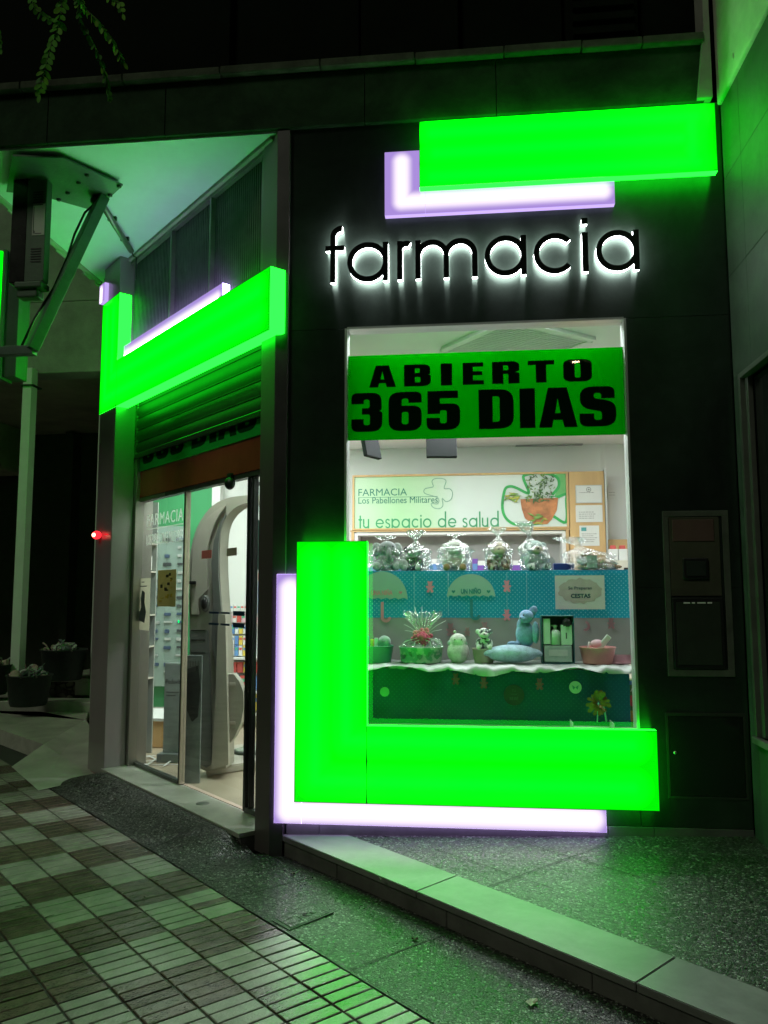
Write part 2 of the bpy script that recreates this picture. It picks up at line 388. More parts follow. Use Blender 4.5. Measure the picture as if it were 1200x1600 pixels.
# exposed-aggregate strip that ramps up to the door sill
TZ = terrazzo('exposed_aggregate', [(.020, .020, .017), (.055, .052, .045), (.12, .115, .104), (.30, .30, .28)], 98, .38)
def sst(x): x = max(0, min(1, x)); return x*x*(3-2*x)
def hz(u, n): return .088*sst((n+.48)/.36)*sst((u-.02)/.32)*(1-sst((u-2.3)/.55))
bm = bmn(); NU, NV = 150, 24; gr = []
for i in range(NU+1):
    u = -4.4 + i*(7.5/NU); row = []
    for j in range(NV+1):
        n = n0+.004 + j*(.95/NV); row.append(bm.verts.new(Dp(u, n, hz(u, n) + .002*math.sin(u*5)*math.sin(n*9))))
    gr.append(row)
for i in range(NU):
    for j in range(NV):
        n = n0 + (j+.5)*(.95/NV); u = -4.4+(i+.5)*(7.5/NU)
        if u > .05 and n > -.08: continue
        f = bm.faces.new((gr[i][j], gr[i+1][j], gr[i+1][j+1], gr[i][j+1])); f.smooth = True
bmesh.ops.recalc_face_normals(bm, faces=bm.faces)
struct('terrazzo_path', bm, TZ)
# saw-cut joints in the strip
bm = bmn()
for u in (-.47, -1.45, -2.45, .55, 1.6, 2.75):
    pts = [Dp(u, n0+.01+k*.03, hz(u, n0+.01+k*.03)+.0035) for k in range(18) if n0+.01+k*.03 < (.03 if u < 0 else -.14)]
    for a, b in zip(pts, pts[1:]):
        d = UU*.003; f = poly(bm, [a-d, b-d, b+d, a+d])
struct('path_joints', bm, TG)
# earth slab under the building
bm = bmn(); slab(bm, [tuple(Dp(.0, .10, 0).xy), tuple(Dp(5.5, .10, 0).xy), (-2, 11), (3, 11), (3, 4.9), (-1.0, 4.9)], -.03, .085)

# platform with stone coping
PA = Vector((-1.094, 4.705)); PB = Vector((.85, 2.872)); PD = (PB-PA).normalized(); PN = Vector((-PD.y, PD.x))
if PN.x < 0: PN = -PN
def pz(x, y): return -.0212 + .026*x + .034*y
bm.free()
bm = bmn()
def plat(off0, off1, s0, s1, dz, th, mi=0, jit=0):
    a = PA+PD*s0+PN*off0; b = PA+PD*s1+PN*off0; c = PA+PD*s1+PN*off1; d = PA+PD*s0+PN*off1
    pts = [a, b, c, d]; t = bmesh.new()
    A = [t.verts.new((p.x, p.y, pz(p.x, p.y)+dz)) for p in pts]; B = [t.verts.new((p.x, p.y, pz(p.x, p.y)+dz-th)) for p in pts]
    t.faces.new(A); t.faces.new(B[::-1])
    for i in range(4): t.faces.new((A[i], B[i], B[(i+1) % 4], A[(i+1) % 4]))
    bmesh.ops.recalc_face_normals(t, faces=t.faces)
    bmesh.ops.bevel(t, geom=list(t.edges), offset=.003, segments=2, affect='EDGES')
    join(bm, t, None, mi)
# coping stones: joint positions found on the photographed step
j = [-.02, 1.135, 2.30, 3.45, 4.6]
for s0, s1 in zip(j, j[1:]):
    plat(0, .275, s0+(.0 if s0 > 0 else .0), s1-.004, .004, .032, 0)
struct('platform_coping', bm, M_stone)
bm = bmn()
for s0, s1 in zip([-.02, .5, 1.32, 2.1, 2.9, 3.7], [.5, 1.32, 2.1, 2.9, 3.7, 4.6]): plat(.014, .26, s0, s1-.003, -.030, .2)
struct('platform_riser', bm, M_riser)
# platform top
bm = bmn(); a = PA+PD*-.02+PN*.275; b = PA+PD*4.6+PN*.275
pts = [(a.x+.0, a.y), (b.x, b.y), (b.x+3, b.y), (1.6, 4.8), (a.x, 4.8)]
pts = [(-.86, 4.80), (a.x, a.y), (b.x, b.y), (3.4, b.y), (3.4, 4.80)]
poly(bm, [(x, y, pz(x, y)) for x, y in pts])
bmesh.ops.triangulate(bm, faces=bm.faces[:])
struct('platform_terrace', bm, TZ)
bm = bmn()
for (x0, y0, x1, y1) in ((-.2, 4.5, .35, 4.0), (.15, 4.72, 1.05, 3.9), (.05, 3.98, .75, 4.62)):
    a = Vector((x0, y0)); b = Vector((x1, y1)); d = (b-a).normalized(); nn = Vector((-d.y, d.x))*.0025
    poly(bm, [(p.x, p.y, pz(p.x, p.y)+.003) for p in (a-nn, b-nn, b+nn, a+nn)])
struct('terrace_joints', bm, TG)

# ================================================================== BUILDING
B = thing('pharmacy_building', 'dark clad corner pharmacy with a diagonal glass entrance and a lit shop window', 'building', (0, YF, 0))
WX0, WX1, WZ0, WZ1 = -.736, .930, .70, 3.128
# --- front cladding in panels around the window (3 mm joints)
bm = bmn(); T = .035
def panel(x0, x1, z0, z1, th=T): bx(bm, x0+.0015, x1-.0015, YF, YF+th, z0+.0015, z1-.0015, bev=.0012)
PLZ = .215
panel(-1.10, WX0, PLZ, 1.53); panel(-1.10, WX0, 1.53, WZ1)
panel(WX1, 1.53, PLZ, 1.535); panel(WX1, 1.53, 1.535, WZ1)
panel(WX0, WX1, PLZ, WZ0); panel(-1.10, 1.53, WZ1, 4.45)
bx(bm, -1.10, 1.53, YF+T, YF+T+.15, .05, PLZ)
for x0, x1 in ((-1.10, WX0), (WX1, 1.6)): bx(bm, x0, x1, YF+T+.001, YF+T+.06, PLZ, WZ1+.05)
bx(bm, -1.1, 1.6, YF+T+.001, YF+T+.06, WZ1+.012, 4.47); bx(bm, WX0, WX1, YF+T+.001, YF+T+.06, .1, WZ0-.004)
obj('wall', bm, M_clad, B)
bm = bmn()
for x0, x1 in ((-1.08, -.885), (-.885, .75), (.75, 1.0), (1.0, 1.53)):
    bx(bm, x0+.0015, x1-.0015, YF-.006, YF+.03, .08, PLZ-.002, bev=.001)
obj('plinth', bm, mat('plinth_panel', (.12, .11, .12), .4, .3, var=.2), B)
# window reveal, frame and pane
bm = bmn(); fr = .016
bx(bm, WX1-.004, WX1+.010, YF-.001, YF+.11, WZ0, WZ1+.002); bx(bm, WX0-.010, WX0+.004, YF-.001, YF+.11, WZ0, WZ1+.002)
bx(bm, WX0+.004, WX1-.004, YF-.001, YF+.11, WZ1-.004, WZ1+.010); bx(bm, WX0+.004, WX1-.004, YF-.001, YF+.11, WZ0-.010, WZ0+.012)
win = obj('shop_window', bm, M_frame, B)
bm = bmn(); bx(bm, WX0+.004, WX1-.004, YF+.045, YF+.053, WZ0+.012, WZ1-.004)
obj('pane', bm, M_glass, win)

# --- fascia beam, ledge and dark storey above
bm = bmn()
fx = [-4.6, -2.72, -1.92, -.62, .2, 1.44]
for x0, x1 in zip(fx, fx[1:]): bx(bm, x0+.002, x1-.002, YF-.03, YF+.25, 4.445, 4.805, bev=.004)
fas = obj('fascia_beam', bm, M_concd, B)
bm = bmn(); lx = [-4.6, -3.6, -2.9, -2.2, -1.55, -.9, -.3, .25, .72, 1.08, 1.44]
for x0, x1 in zip(lx, lx[1:]):
    dz = random.uniform(-.004, .004); bx(bm, x0+.004, x1-.003, YF-.075, YF+.25, 4.81+dz, 4.862+dz, bev=.006)
obj('ledge', bm, mat('ledge_concrete', (.10, .12, .085), .9, 0, var=.3, scale=5, bump=.5, bscale=30, spec=.1, stain=.4), fas)
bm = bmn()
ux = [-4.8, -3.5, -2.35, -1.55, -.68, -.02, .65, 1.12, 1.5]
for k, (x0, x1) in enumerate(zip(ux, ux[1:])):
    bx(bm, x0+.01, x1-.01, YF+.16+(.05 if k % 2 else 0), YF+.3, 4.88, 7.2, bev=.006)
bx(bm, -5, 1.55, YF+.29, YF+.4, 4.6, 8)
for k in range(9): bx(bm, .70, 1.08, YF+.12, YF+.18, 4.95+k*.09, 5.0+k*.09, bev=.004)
obj('upper_storey', bm, mat('upper_dark_panels', (.006, .009, .006), .9, .0, var=.35, scale=3, spec=.05), B)  # near-black base stands in for shade over the upper storey
bm = bmn()
prism(bm, [(-.0, 0)]*0 or [(1.39, 4.447), (1.475, 4.447), (1.475, 5.5), (1.44, 5.5), (1.44, 4.9)], YF-.06, YF+.1)
obj('corner_fillet', bm, M_conc, B)

# --- canopy soffit over the entrance
zS = 4.43
bm = bmn()
slab(bm, [(-1.165, YF+.001), (-3.42, YF+.001), (-3.42, 6.975)], zS, zS+.12)
sof = obj('canopy_soffit', bm, M_soff, B)
bm = bmn()
bx(bm, -3.45, -3.40, YF+.1, 6.95, zS-.018, zS+.10, bev=.008)
for k in range(9):
    y = YF+.25+k*.24; bx(bm, -3.462+random.uniform(-.006, .004), -3.44, y, y+random.uniform(.1, .2), zS-.025, zS+.02, bev=.006)
obj('soffit_edge', bm, M_conc, sof)
# shadow-gap bead along the louvre head
bm = bmn(); bx(bm, -3.05, -.05, -.03, .0, zS-.03, zS+.0, MD, bev=.006)
obj('soffit_bead', bm, M_conc, sof)

# --- louvre band above the door
bm = bmn()
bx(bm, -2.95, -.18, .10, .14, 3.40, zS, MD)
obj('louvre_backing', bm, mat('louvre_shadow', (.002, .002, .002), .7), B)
bm = bmn(); x = -2.93
while x < -.19:
    t = bmesh.new(); a = R_(4)
    bmesh.ops.create_cube(t, size=1)
    for v in t.verts: v.co = Vector((v.co.x*.010, v.co.y*.030, v.co.z*.97))
    t.transform(Matrix.Translation((x, .045, 3.925)) @ Matrix.Rotation(a, 4, 'Z')); join(bm, t, MD)
    x += .029
lou = obj('louvre_grille', bm, mat('louvre_slats', (.14, .14, .15), .5, .1, var=.25, scale=9), B)
bm = bmn()
for xx in (-2.95, -1.62, -.94, -.185): bx(bm, xx-.014, xx+.014, -.004, .09, 3.42, zS-.03, MD, bev=.002)
bx(bm, -2.94, -.19, -.002, .07, 4.375, 4.40, MD)
obj('louvre_frame', bm, M_steeld, lou)

# --- pillars
bm = bmn()
t = .0
slab(bm, [(-1.1747+.004, YF-.022), (-1.098, YF-.022), (-1.098, YF+.10), tuple(Dp(.16, .05, 0).xy)[:2], tuple(Dp(.16, -.012, 0).xy)[:2]], -.01, zS-.001)
obj('pillar', bm, mat('taupe_aluminium', (.20, .175, .175), .36, .6, var=.08, scale=3, stretch=(1, 1, .1)), B, 'slim taupe corner pillar between entrance and window')
bm = bmn(); bx(bm, -1.1755, -1.098, YF-.026, YF-.0225, -.008, zS-.001); obj('corner_trim', bm, mat('dark_corner_trim', (.07, .065, .07), .4, .6), B)
bm = bmn(); bx(bm, -2.835, -2.455, -.095, .082, .035, zS-.001, MD, bev=.004)
pil = obj('pillar', bm, mat('lilac_grey_aluminium', (.36, .315, .33), .30, .35, var=.10, scale=3, bump=.02, bscale=4, stretch=(1, 1, .1)), B, 'broad brushed pillar left of the entrance')
bm = bmn(); bx(bm, -2.81, -2.50, -.08, .08, -.02, .035, MD)
obj('foot', bm, mat('pink_stone_foot', (.42, .33, .30), .7, var=.15), pil)
bm = bmn(); bx(bm, -2.450, -2.405, .085, .24, .08, 3.2, MD, bev=.003); bx(bm, -2.95, -2.452, .085, .25, .03, 4.42, MD)
obj('door_jamb', bm, M_steel, B)
bm = bmn(); bx(bm, -.30, -.17, .10, .24, .06, 3.2, MD, bev=.003)
obj('door_jamb', bm, M_steeld, B)

# --- glazed entrance: sill, shutter, head panel, glass
bm = bmn()
bx(bm, -2.47, -1.02, -.115, .16, .072, .100, MD, bev=.004); bx(bm, -1.017, -.165, -.115, .16, .072, .100, MD, bev=.004)
M_stone2 = mat('pale_step_stone', (.44, .44, .39), .36, 0, var=.14, scale=3.2, bump=.08, bscale=20, stain=.3)
sill = obj('door_sill', bm, M_stone2, B)
bm = bmn(); bx(bm, -2.46, -.165, -.10, .16, -.02, .0715, MD); obj('sill_base', bm, M_riser, sill)
bm = bmn(); lathe(bm, [(0.0001, 0), (.04, 0), (.045, -.001), (.046, -.003)], (0, 0, .1035), 24, MD @ Matrix.Translation((-.93, .03, 0)))
obj('floor_catch', bm, M_steeld, sill)
G = thing('glass_entrance', 'tall glazed pharmacy entrance with thin dark mullions and stickers', 'door', tuple(Dp(1.2, .15, .1)))
gz0, gz1 = .105, 2.29; gn = .155
for xx, hw in ((-1.55, .013), (-.56, .018), (-.50, .008)): bm = bmn(); bx(bm, xx-hw, xx+hw, gn-.02, gn+.02, gz0, gz1, MD, bev=.003); obj('mullion', bm, M_black, G)
bm = bmn(); bx(bm, -1.533, -1.520, gn-.024, gn+.018, gz0, gz1, MD, bev=.002)
obj('edge_seal', bm, mat('beige_seal', (.55, .46, .36), .5), G)
bm = bmn(); bx(bm, -2.56, -.30, gn-.03, gn+.03, gz1, gz1+.035, MD, bev=.003)
obj('rail', bm, mat('dark_rail', (.10, .11, .10), .35, .6), G)
bm = bmn(); bx(bm, -2.56, -1.563, gn-.022, gn+.022, gz0, gz0+.022, MD, bev=.002); obj('rail', bm, mat('dark_rail', (.10, .11, .10)), G)
bm = bmn(); bx(bm, -.55, -.30, gn-.022, gn+.022, gz0, gz0+.03, MD, bev=.002); obj('rail', bm, mat('dark_rail', (.10, .11, .10)), G)
bm = bmn(); bx(bm, -2.52, -1.9, gn-.032, gn-.03, gz1+.004, gz1+.03, MD)
obj('rail_glint', bm, M_steel, G)  # thin steel strip added as a painted glint on the rail
for k, (x0, x1) in enumerate(((-2.55, -1.563), (-1.52, -.578), (-.542, -.31))):
    bm = bmn(); bx(bm, x0, x1, gn-.005, gn+.005, gz0+.022, gz1, MD); obj('glass_panel', bm, M_glassd, G)
# sensor + hardware
bm = bmn(); ell(bm, (-.78, .11, 2.27), (.045, .035, .045), M=MD); bx(bm, -.81, -.75, .10, .14, 2.29, 2.34, MD)
tag(obj('door_sensor', bm, M_black), 'round black motion sensor above the glass entrance', 'sensor')
bm = bmn(); bx(bm, -.62+.02, -.62+.10, .16, .2, 2.235, 2.26, MD, bev=.004)
obj('door_closer', bm, M_black, G)
bm = bmn(); bx(bm, -2.52, -.14, .12, .180, 2.3255, 2.60, MD)
obj('head_panel', bm, mat('reflection_brown_panel', (.30, .062, .03), .2, .1, var=.3, scale=1.5), B)  # red-brown base colour paints a reflection into the panel
# green strip banner half hidden under the shutter
gb = vinyl('green_banner_film', (.0, .46, .010), .6); gk = vinyl('black_banner_ink', (.003, .02, .006), .1)
# shutter
SH = thing('roller_shutter', 'green-lit roller shutter rolled up above the pharmacy entrance', 'shutter', tuple(Dp(1.3, .1, 2.7)))
msh = mat('shutter_slats', (.022, .024, .022), .5, .3, var=.25, scale=5, bump=.08, bscale=20)
bm = bmn()
for k in range(5):
    z = 2.70+k*.105; t = bmesh.new()
    n = 6; rows = []
    for i in range(n+1):
        a = i/n; rows.append([t.verts.new((xx, .088-.006*math.sin(math.pi*a), z+.100*a)) for xx in (-2.43, -.14)])
    for a, b in zip(rows, rows[1:]): t.faces.new((a[0], a[1], b[1], b[0]))
    join(bm, t, MD)
    bx(bm, -2.43, -.14, .082, .095, z-.006, z+.001, MD)
obj('slat_curtain', bm, msh, SH)
bm = bmn(); bx(bm, -2.43, -.14, .070, .10, 2.655, 2.70, MD, bev=.005); obj('bottom_bar', bm, M_blackm, SH)
bm = bmn(); bx(bm, -2.45, -.06, -.02, .30, 3.20, 3.44, MD); obj('shutter_box', bm, M_blackm, SH)
# perforation row
bm = bmn()
for k in range(60): bx(bm, -1.7+k*.022, -1.69+k*.022, .0725, .0735, 2.87, 2.892, MD)
obj('perforation', bm, M_black, SH)

# ------- heavy block lettering (own outlines)
H = {
 'A': ([[(0, 0), (.36, 0), (.41, .26), (.66, .26), (.71, 0), (1.08, 0), (.80, 1.4), (.27, 1.4)], [(.46, .50), (.61, .50), (.535, 1.02)]], 1.08),
 'B': ([[(0, 0), (.98, 0, .32), (.98, .72, .16), (.86, .735), (.96, .76, .14), (.96, 1.4, .3), (0, 1.4)], [(.40, .25), (.60, .25, .07), (.60, .60, .07), (.40, .60)], [(.40, .86), (.58, .86, .06), (.58, 1.15, .06), (.40, 1.15)]], .98),
 'I': ([[(0, 0), (.40, 0), (.40, 1.4), (0, 1.4)]], .40),
 'E': ([[(0, 0), (.82, 0), (.82, .27), (.40, .27), (.40, .59), (.76, .59), (.76, .84), (.40, .84), (.40, 1.13), (.80, 1.13), (.80, 1.4), (0, 1.4)]], .82),
 'R': ([[(0, 0), (.40, 0), (.40, .62), (.58, .62, .06), (.58, 0), (.98, 0), (.98, .68, .14), (.84, .725), (.98, .80, .12), (.98, 1.4, .3), (0, 1.4)], [(.40, .85), (.58, .85, .06), (.58, 1.15, .06), (.40, 1.15)]], .98),
 'T': ([[(.30, 0), (.70, 0), (.70, 1.12), (1.0, 1.12), (1.0, 1.4), (0, 1.4), (0, 1.12), (.30, 1.12)]], 1.0),
 'O': ([[(0, 0, .34), (1, 0, .34), (1, 1.4, .34), (0, 1.4, .34)], [(.40, .25, .09), (.60, .25, .09), (.60, 1.15, .09), (.40, 1.15, .09)]], 1.0),
 'D': ([[(0, 0), (1, 0, .42), (1, 1.4, .42), (0, 1.4)], [(.40, .25), (.60, .25, .09), (.60, 1.15, .09), (.40, 1.15)]], 1.0),
 'S': ([[(0, .46), (0, 0, .36), (1, 0, .38), (1, .86, .3), (.40, .99, .08), (.40, 1.17, .08), (.60, 1.17, .08), (.60, .98), (.97, .98), (.97, 1.4, .36), (.02, 1.4, .36), (.02, .66, .3), (.61, .52, .08), (.61, .23, .08), (.40, .23, .08), (.40, .46)]], 1.0),
 '3': ([[(0, .46), (0, 0, .36), (1, 0, .38), (1, .70, .18), (.90, .74), (.98, .78, .14), (.98, 1.4, .36), (.0, 1.4, .36), (.0, 1.0), (.40, 1.0), (.40, 1.16, .08), (.59, 1.16, .08), (.59, .85, .08), (.34, .85), (.34, .62), (.60, .62, .08), (.60, .24, .08), (.40, .24, .08), (.40, .46)]], 1.0),
 '6': ([[(0, 0, .36), (1, 0, .36), (1, .90, .28), (.40, .90), (.40, 1.16, .08), (.60, 1.16, .08), (.60, 1.0), (1, 1.0), (1, 1.4, .36), (0, 1.4, .36)], [(.40, .24, .08), (.60, .24, .08), (.60, .68, .08), (.40, .68, .08)]], 1.0),
 '5': ([[(0, .44), (0, 0, .36), (1, 0, .38), (1, .94, .26), (.40, .94), (.40, 1.13), (.94, 1.13), (.94, 1.4), (.03, 1.4), (.03, .58), (.40, .58), (.40, .70, .06), (.60, .70, .06), (.60, .24, .08), (.40, .24, .08), (.40, .44)]], 1.0)}
def heavy(bm, ch, x, z, w_, h_, y, depth, M=None):
    loops, gw = H[ch]; shape_bm(bm, [rloop(l) for l in loops], x, z, w_/gw, h_/1.4, y, depth, M)
# main window banner: behind the pane
BN = thing('window_banner', 'wide green banner reading ABIERTO 365 DIAS across the shop window', 'banner', (0.1, YF+.06, 2.44))
bx0, bx1, bz0, bz1 = -.735, .926, 2.44, 2.972
bm = bmn(); bx(bm, bx0, bx1, YF+.056, YF+.058, bz0, bz1); obj('green_film', bm, gb, BN)
k = (bx1-bx0)/1085.0
bm = bmn(); zt0, zt1 = 2.768, 2.905
for ch, a, b in (('A', 147, 255), ('B', 288, 395), ('I', 435, 480), ('E', 522, 605), ('R', 638, 745), ('T', 778, 880), ('O', 915, 1025)):
    heavy(bm, ch, bx0+(a-60)*k, zt0, (b-a)*k, zt1-zt0, YF+.0545, .0008)
for ch, a, b in (('3', 75, 200), ('6', 225, 358), ('5', 377, 510), ('D', 583, 720), ('I', 743, 803), ('A', 817, 965), ('S', 973, 1113)):
    heavy(bm, ch, bx0+(a-60)*k, 2.492, (b-a)*k, .243, YF+.0545, .0008)
obj('lettering', bm, gk, BN)
DB = thing('door_banner', 'green banner with dark letters half covered by the rolled shutter', 'banner', tuple(Dp(1.3, .11, 2.56)))
bm = bmn(); bx(bm, -2.42, -.16, .108, .110, 2.55, 2.80, MD); bx(bm, -2.42, -.16, .112, .13, 2.70, 3.21, MD); obj('green_film', bm, vinyl('green_banner_opaque', (.02, .50, .06), .1), DB)
bm = bmn()
for i, (ch, a, b) in enumerate((('3', 75, 200), ('6', 225, 358), ('5', 377, 510), ('D', 583, 720), ('I', 743, 803), ('A', 817, 965), ('S', 973, 1113))):
    kk = 2.0/1085; heavy(bm, ch, -2.36+(a-60)*kk, 2.60, (b-a)*kk, .25, .1065, .0008, MD)
obj('lettering', bm, vinyl('dark_green_ink', (.004, .06, .012), .05), DB)

# --- right side wall (stone cladding), its dark window, concrete above
SW = thing('side_wall', 'dark tiled side wall closing the right edge with a dark framed opening', 'wall', (1.53, 3.4, 0))
bm = bmn(); XW = 1.535
gy0, gy1, gzb, gzt = 2.2, 4.61, .735, 2.735
ys = [4.729, 4.43, 3.93, 3.4, 2.8, 2.2, 1.2]
for a, b in zip(ys, ys[1:]):
    for z0, z1 in ((gzt, 3.35), (3.35, 3.95), (3.95, 4.42)): bx(bm, XW, XW+.2, b+.0015, a-.0015, z0+.0015, z1-.0015, bev=.0015)
bx(bm, XW, XW+.2, gy1, 4.728, .1, gzt, bev=.0015); bx(bm, XW, XW+.2, 1.2, gy1-.003, .05, gzb, bev=.0015)
obj('tiles', bm, M_cladG, SW)
bm = bmn(); bx(bm, XW-.02, XW+.25, 1.2, 4.728, 4.424, 7.0, bev=.01)
for k in range(5): bx(bm, XW-.028, XW-.02, 4.4-k*.55, 4.42-k*.55, 4.5, 4.53)
obj('upper_concrete', bm, mat('pale_render', (.5, .5, .42), .85, 0, var=.22, scale=3, bump=.4, bscale=16), SW)
bm = bmn()
bx(bm, XW-.016, XW+.03, gy1-.03, gy1, gzb, gzt, bev=.003); bx(bm, XW-.016, XW+.03, gy0, gy1-.03, gzt-.03, gzt, bev=.003)
bx(bm, XW+.012, XW+.04, gy1-.075, gy1-.032, gzb, gzt-.032, bev=.002)
f_ = obj('window_frame', bm, mat('grey_frame', (.16, .17, .15), .4, .5), SW)
bm = bmn(); bx(bm, XW-.03, XW+.06, gy0, gy1+.01, gzb-.035, gzb, bev=.004); obj('window_sill', bm, M_stone, SW)
bm = bmn(); bx(bm, XW+.045, XW+.06, gy0, gy1-.07, gzb, gzt-.03); obj('pane', bm, mat('dark_glass', (.008, .009, .008), .06), f_)
bm = bmn(); bx(bm, XW+.2, XW+.3, gy0-.4, 4.73, 0, 4.4); bx(bm, 1.531, 1.75, 4.7665, 4.95, -.05, 4.45); obj('backing', bm, M_black, SW)

# ================================================================== LIT SIGNS
GRN = (0.0, 1.0, 0.002); GS = 3.4
LIL = (.57, .38, 1.0); WHT = (1.0, .88, 1.0)
M_gside = emit('green_acrylic_edge', (.007, 1.0, .016), 7.0)
def green_box(name, parent, parts, M, segs, y0, y1):
    # parts: list of rects (x0,x1,z0,z1); body with glowing front and edges
    Mi = M
    off = wloc(parent)
    sg = [(Mi @ Vector((a[0], y0, a[1])) - off, Mi @ Vector((b[0], y0, b[1])) - off) for a, b in segs]
    mt = ledbox(name+'_glow', sg, (0, 1, .001), (0, 1, .002), .055, .12, .94, 9.0, 3.6)
    bm = bmn()
    for (x0, x1, z0, z1) in parts: bx(bm, x0, x1, y0, y1, z0, z1, M, 0, bev=.002)
    bm.normal_update()
    d = (M.to_3x3() @ Vector((0, -1, 0)))
    for f in bm.faces: f.material_index = 0 if f.normal.dot(d) > .9 else 1
    e = .0028
    for (x0, x1, z0, z1) in parts:
        for q in ((x0-.0006, x1+.0006, z0-.0006, z0+e), (x0-.0006, x1+.0006, z1-e, z1+.0006), (x0-.0006, x0+e, z0+e, z1-e), (x1-e, x1+.0006, z0+e, z1-e)):
            bx(bm, q[0], q[1], y0-.0012, y0+.002, q[2], q[3], M, 2)
    return obj('green_light_box', bm, [mt, M_gside, mat('dark_green_trim', (.0, .10, .01), .4)], parent)
def lilac_box(name, parent, parts, M, segs, y0, y1, w0=.028, w1=.070, es=.95):
    off = wloc(parent)
    sg = [(M @ Vector((a[0], y0, a[1])) - off, M @ Vector((b[0], y0, b[1])) - off) for a, b in segs]
    mt = ledbox(name+'_glow', sg, LIL, WHT, w0, w1, .72, 11.0, 1.1)
    bm = bmn()
    for (x0, x1, z0, z1) in parts: bx(bm, x0, x1, y0, y1, z0, z1, M, 0, bev=.002)
    bm.normal_update(); d = (M.to_3x3() @ Vector((0, -1, 0)))
    for f in bm.faces: f.material_index = 0 if f.normal.dot(d) > .9 else 1
    return obj('lilac_light_box', bm, [mt, emit(name+'_edge', (.60, .44, .98), es)], parent)
def FP(px, py, n): p = onY(px, py, YF+n); return p.x, p.z

# top sign on the facade
T1 = thing('upper_light_sign', 'green and lilac light box sign above the farmacia lettering', 'light box', (.5, YF, 4.0))
gn_, ln_ = -.105, -.045
x0, z1 = FP(655, 190, gn_); x1, _ = FP(1120, 220, gn_); _, z0 = FP(656, 292, gn_)
green_box('upper_green', T1, [(x0, x1, z0, z1)], MF, [((x0+.08, z0+.06), (x1-.12, z0+.06)), ((x0+.08, z1-.08), (x1-.12, z1-.08)), ((x0+.1, (z0+z1)/2), (x1-.2, (z0+z1)/2)), ((x1-.14, z0+.08), (x1-.14, z1-.08))], gn_, ln_)
px0, pz1 = FP(601, 238, ln_); px1, pz0 = FP(961, 318, ln_); _, pz0 = FP(601, 337, ln_); _, pzm = FP(961, 283, ln_)
lilac_box('upper_lilac', T1, [(px0, x0+.03, pz0, pz1), (x0+.0305, px1, pz0, z0+.03)], MF, [((px0+.105, pz1-.07), (px0+.105, pz0+.10)), ((px0+.105, pz0+.085), (px1-.07, pz0+.085))], ln_, -.002, .020, .078, 1.2)
# bottom sign
T2 = thing('lower_light_sign', 'L-shaped green and lilac light box sign around the lower window', 'light box', (0, YF, .3))
ax0, az1 = FP(465, 846, gn_); ax1, _ = FP(573, 900, gn_); _, azb = FP(458, 1253, gn_); cx1, _ = FP(1029, 1200, gn_); _, azm = FP(575, 1134, gn_)
_, azb2 = FP(1030, 1268, gn_); ax0b, _ = FP(458, 1253, gn_); ax0 = (ax0+ax0b)/2; azb = (azb+azb2)/2; _, azm2 = FP(1026, 1143, gn_); azm = (azm+azm2)/2
cz = (azb+azm)/2; cxm = (ax0+ax1)/2
green_box('lower_green', T2, [(ax0, ax1-.0005, azb, az1), (ax1+.0005, cx1, azb, azm)], MF,
          [((cxm-.09, az1-.12), (cxm-.09, azb+.12)), ((cxm+.09, az1-.12), (cxm+.09, azm-.06)), ((cxm-.09, azb+.12), (cx1-.14, azb+.12)), ((cxm+.09, azm-.08), (cx1-.14, azm-.08))], gn_, ln_)
bx0_, bz1_ = FP(435, 897, ln_); bx0b, bz0_ = FP(425, 1286, ln_); bx1_, bz0b = FP(948, 1301, ln_); bx0_ = (bx0_+bx0b)/2; bz0_ = (bz0_+bz0b)/2
lilac_box('lower_lilac', T2, [(bx0_, ax0+.03, bz0_, bz1_), (ax0+.0305, bx1_, bz0_, azb+.03)], MF, [((bx0_+.085, bz1_-.095), (bx0_+.085, bz0_+.07)), ((bx0_+.085, bz0_+.072), (bx1_-.075, bz0_+.072))], ln_, -.002, .034, .094, 5.5)
# sign over the door, on the diagonal wall
T3 = thing('entrance_light_sign', 'green and lilac L-shaped light box sign over the diagonal entrance', 'light box', tuple(Dp(1.4, 0, 3.1)))
gd, ld = -.100, -.048
dx1, dz1 = un(422, 415, gd); dx0, dzL = un(160, 478, gd); _, dz0 = un(421, 514, gd); dxa, _ = un(185, 520, gd)
dx0 = -2.845; dxa = -2.447; dz0 = 3.097; dz1 = 3.497
green_box('entrance_green', T3, [(dx0, dxa, dz0, dzL), (dxa+.0006, dx1, dz0, dz1)], MD,
          [((dx0+.12, dzL-.12), (dx0+.12, dz0+.14)), ((dx0+.27, dzL-.12), (dx0+.27, dz1-.06)), ((dx0+.12, dz0+.12), (dx1-.14, dz0+.12)), ((dx0+.27, dz1-.12), (dx1-.14, dz1-.12))], gd, .010)
lilac_box('entrance_lilac', T3, [(-2.452+.012, -.64, 3.497+.002, 3.63)], MD, [((-2.42, 3.53), (-.72, 3.53))], ld, .008, .030, .085, 11.0)
bm = bmn(); 
lilac_box('entrance_lilac_end', T3, [(-2.845, -2.715, dzL+.003, dzL+.17)], MD, [((-2.80, dzL+.12), (-2.80, dzL+.0))], -.135, -.097, .02, .06)
bm = bmn(); 

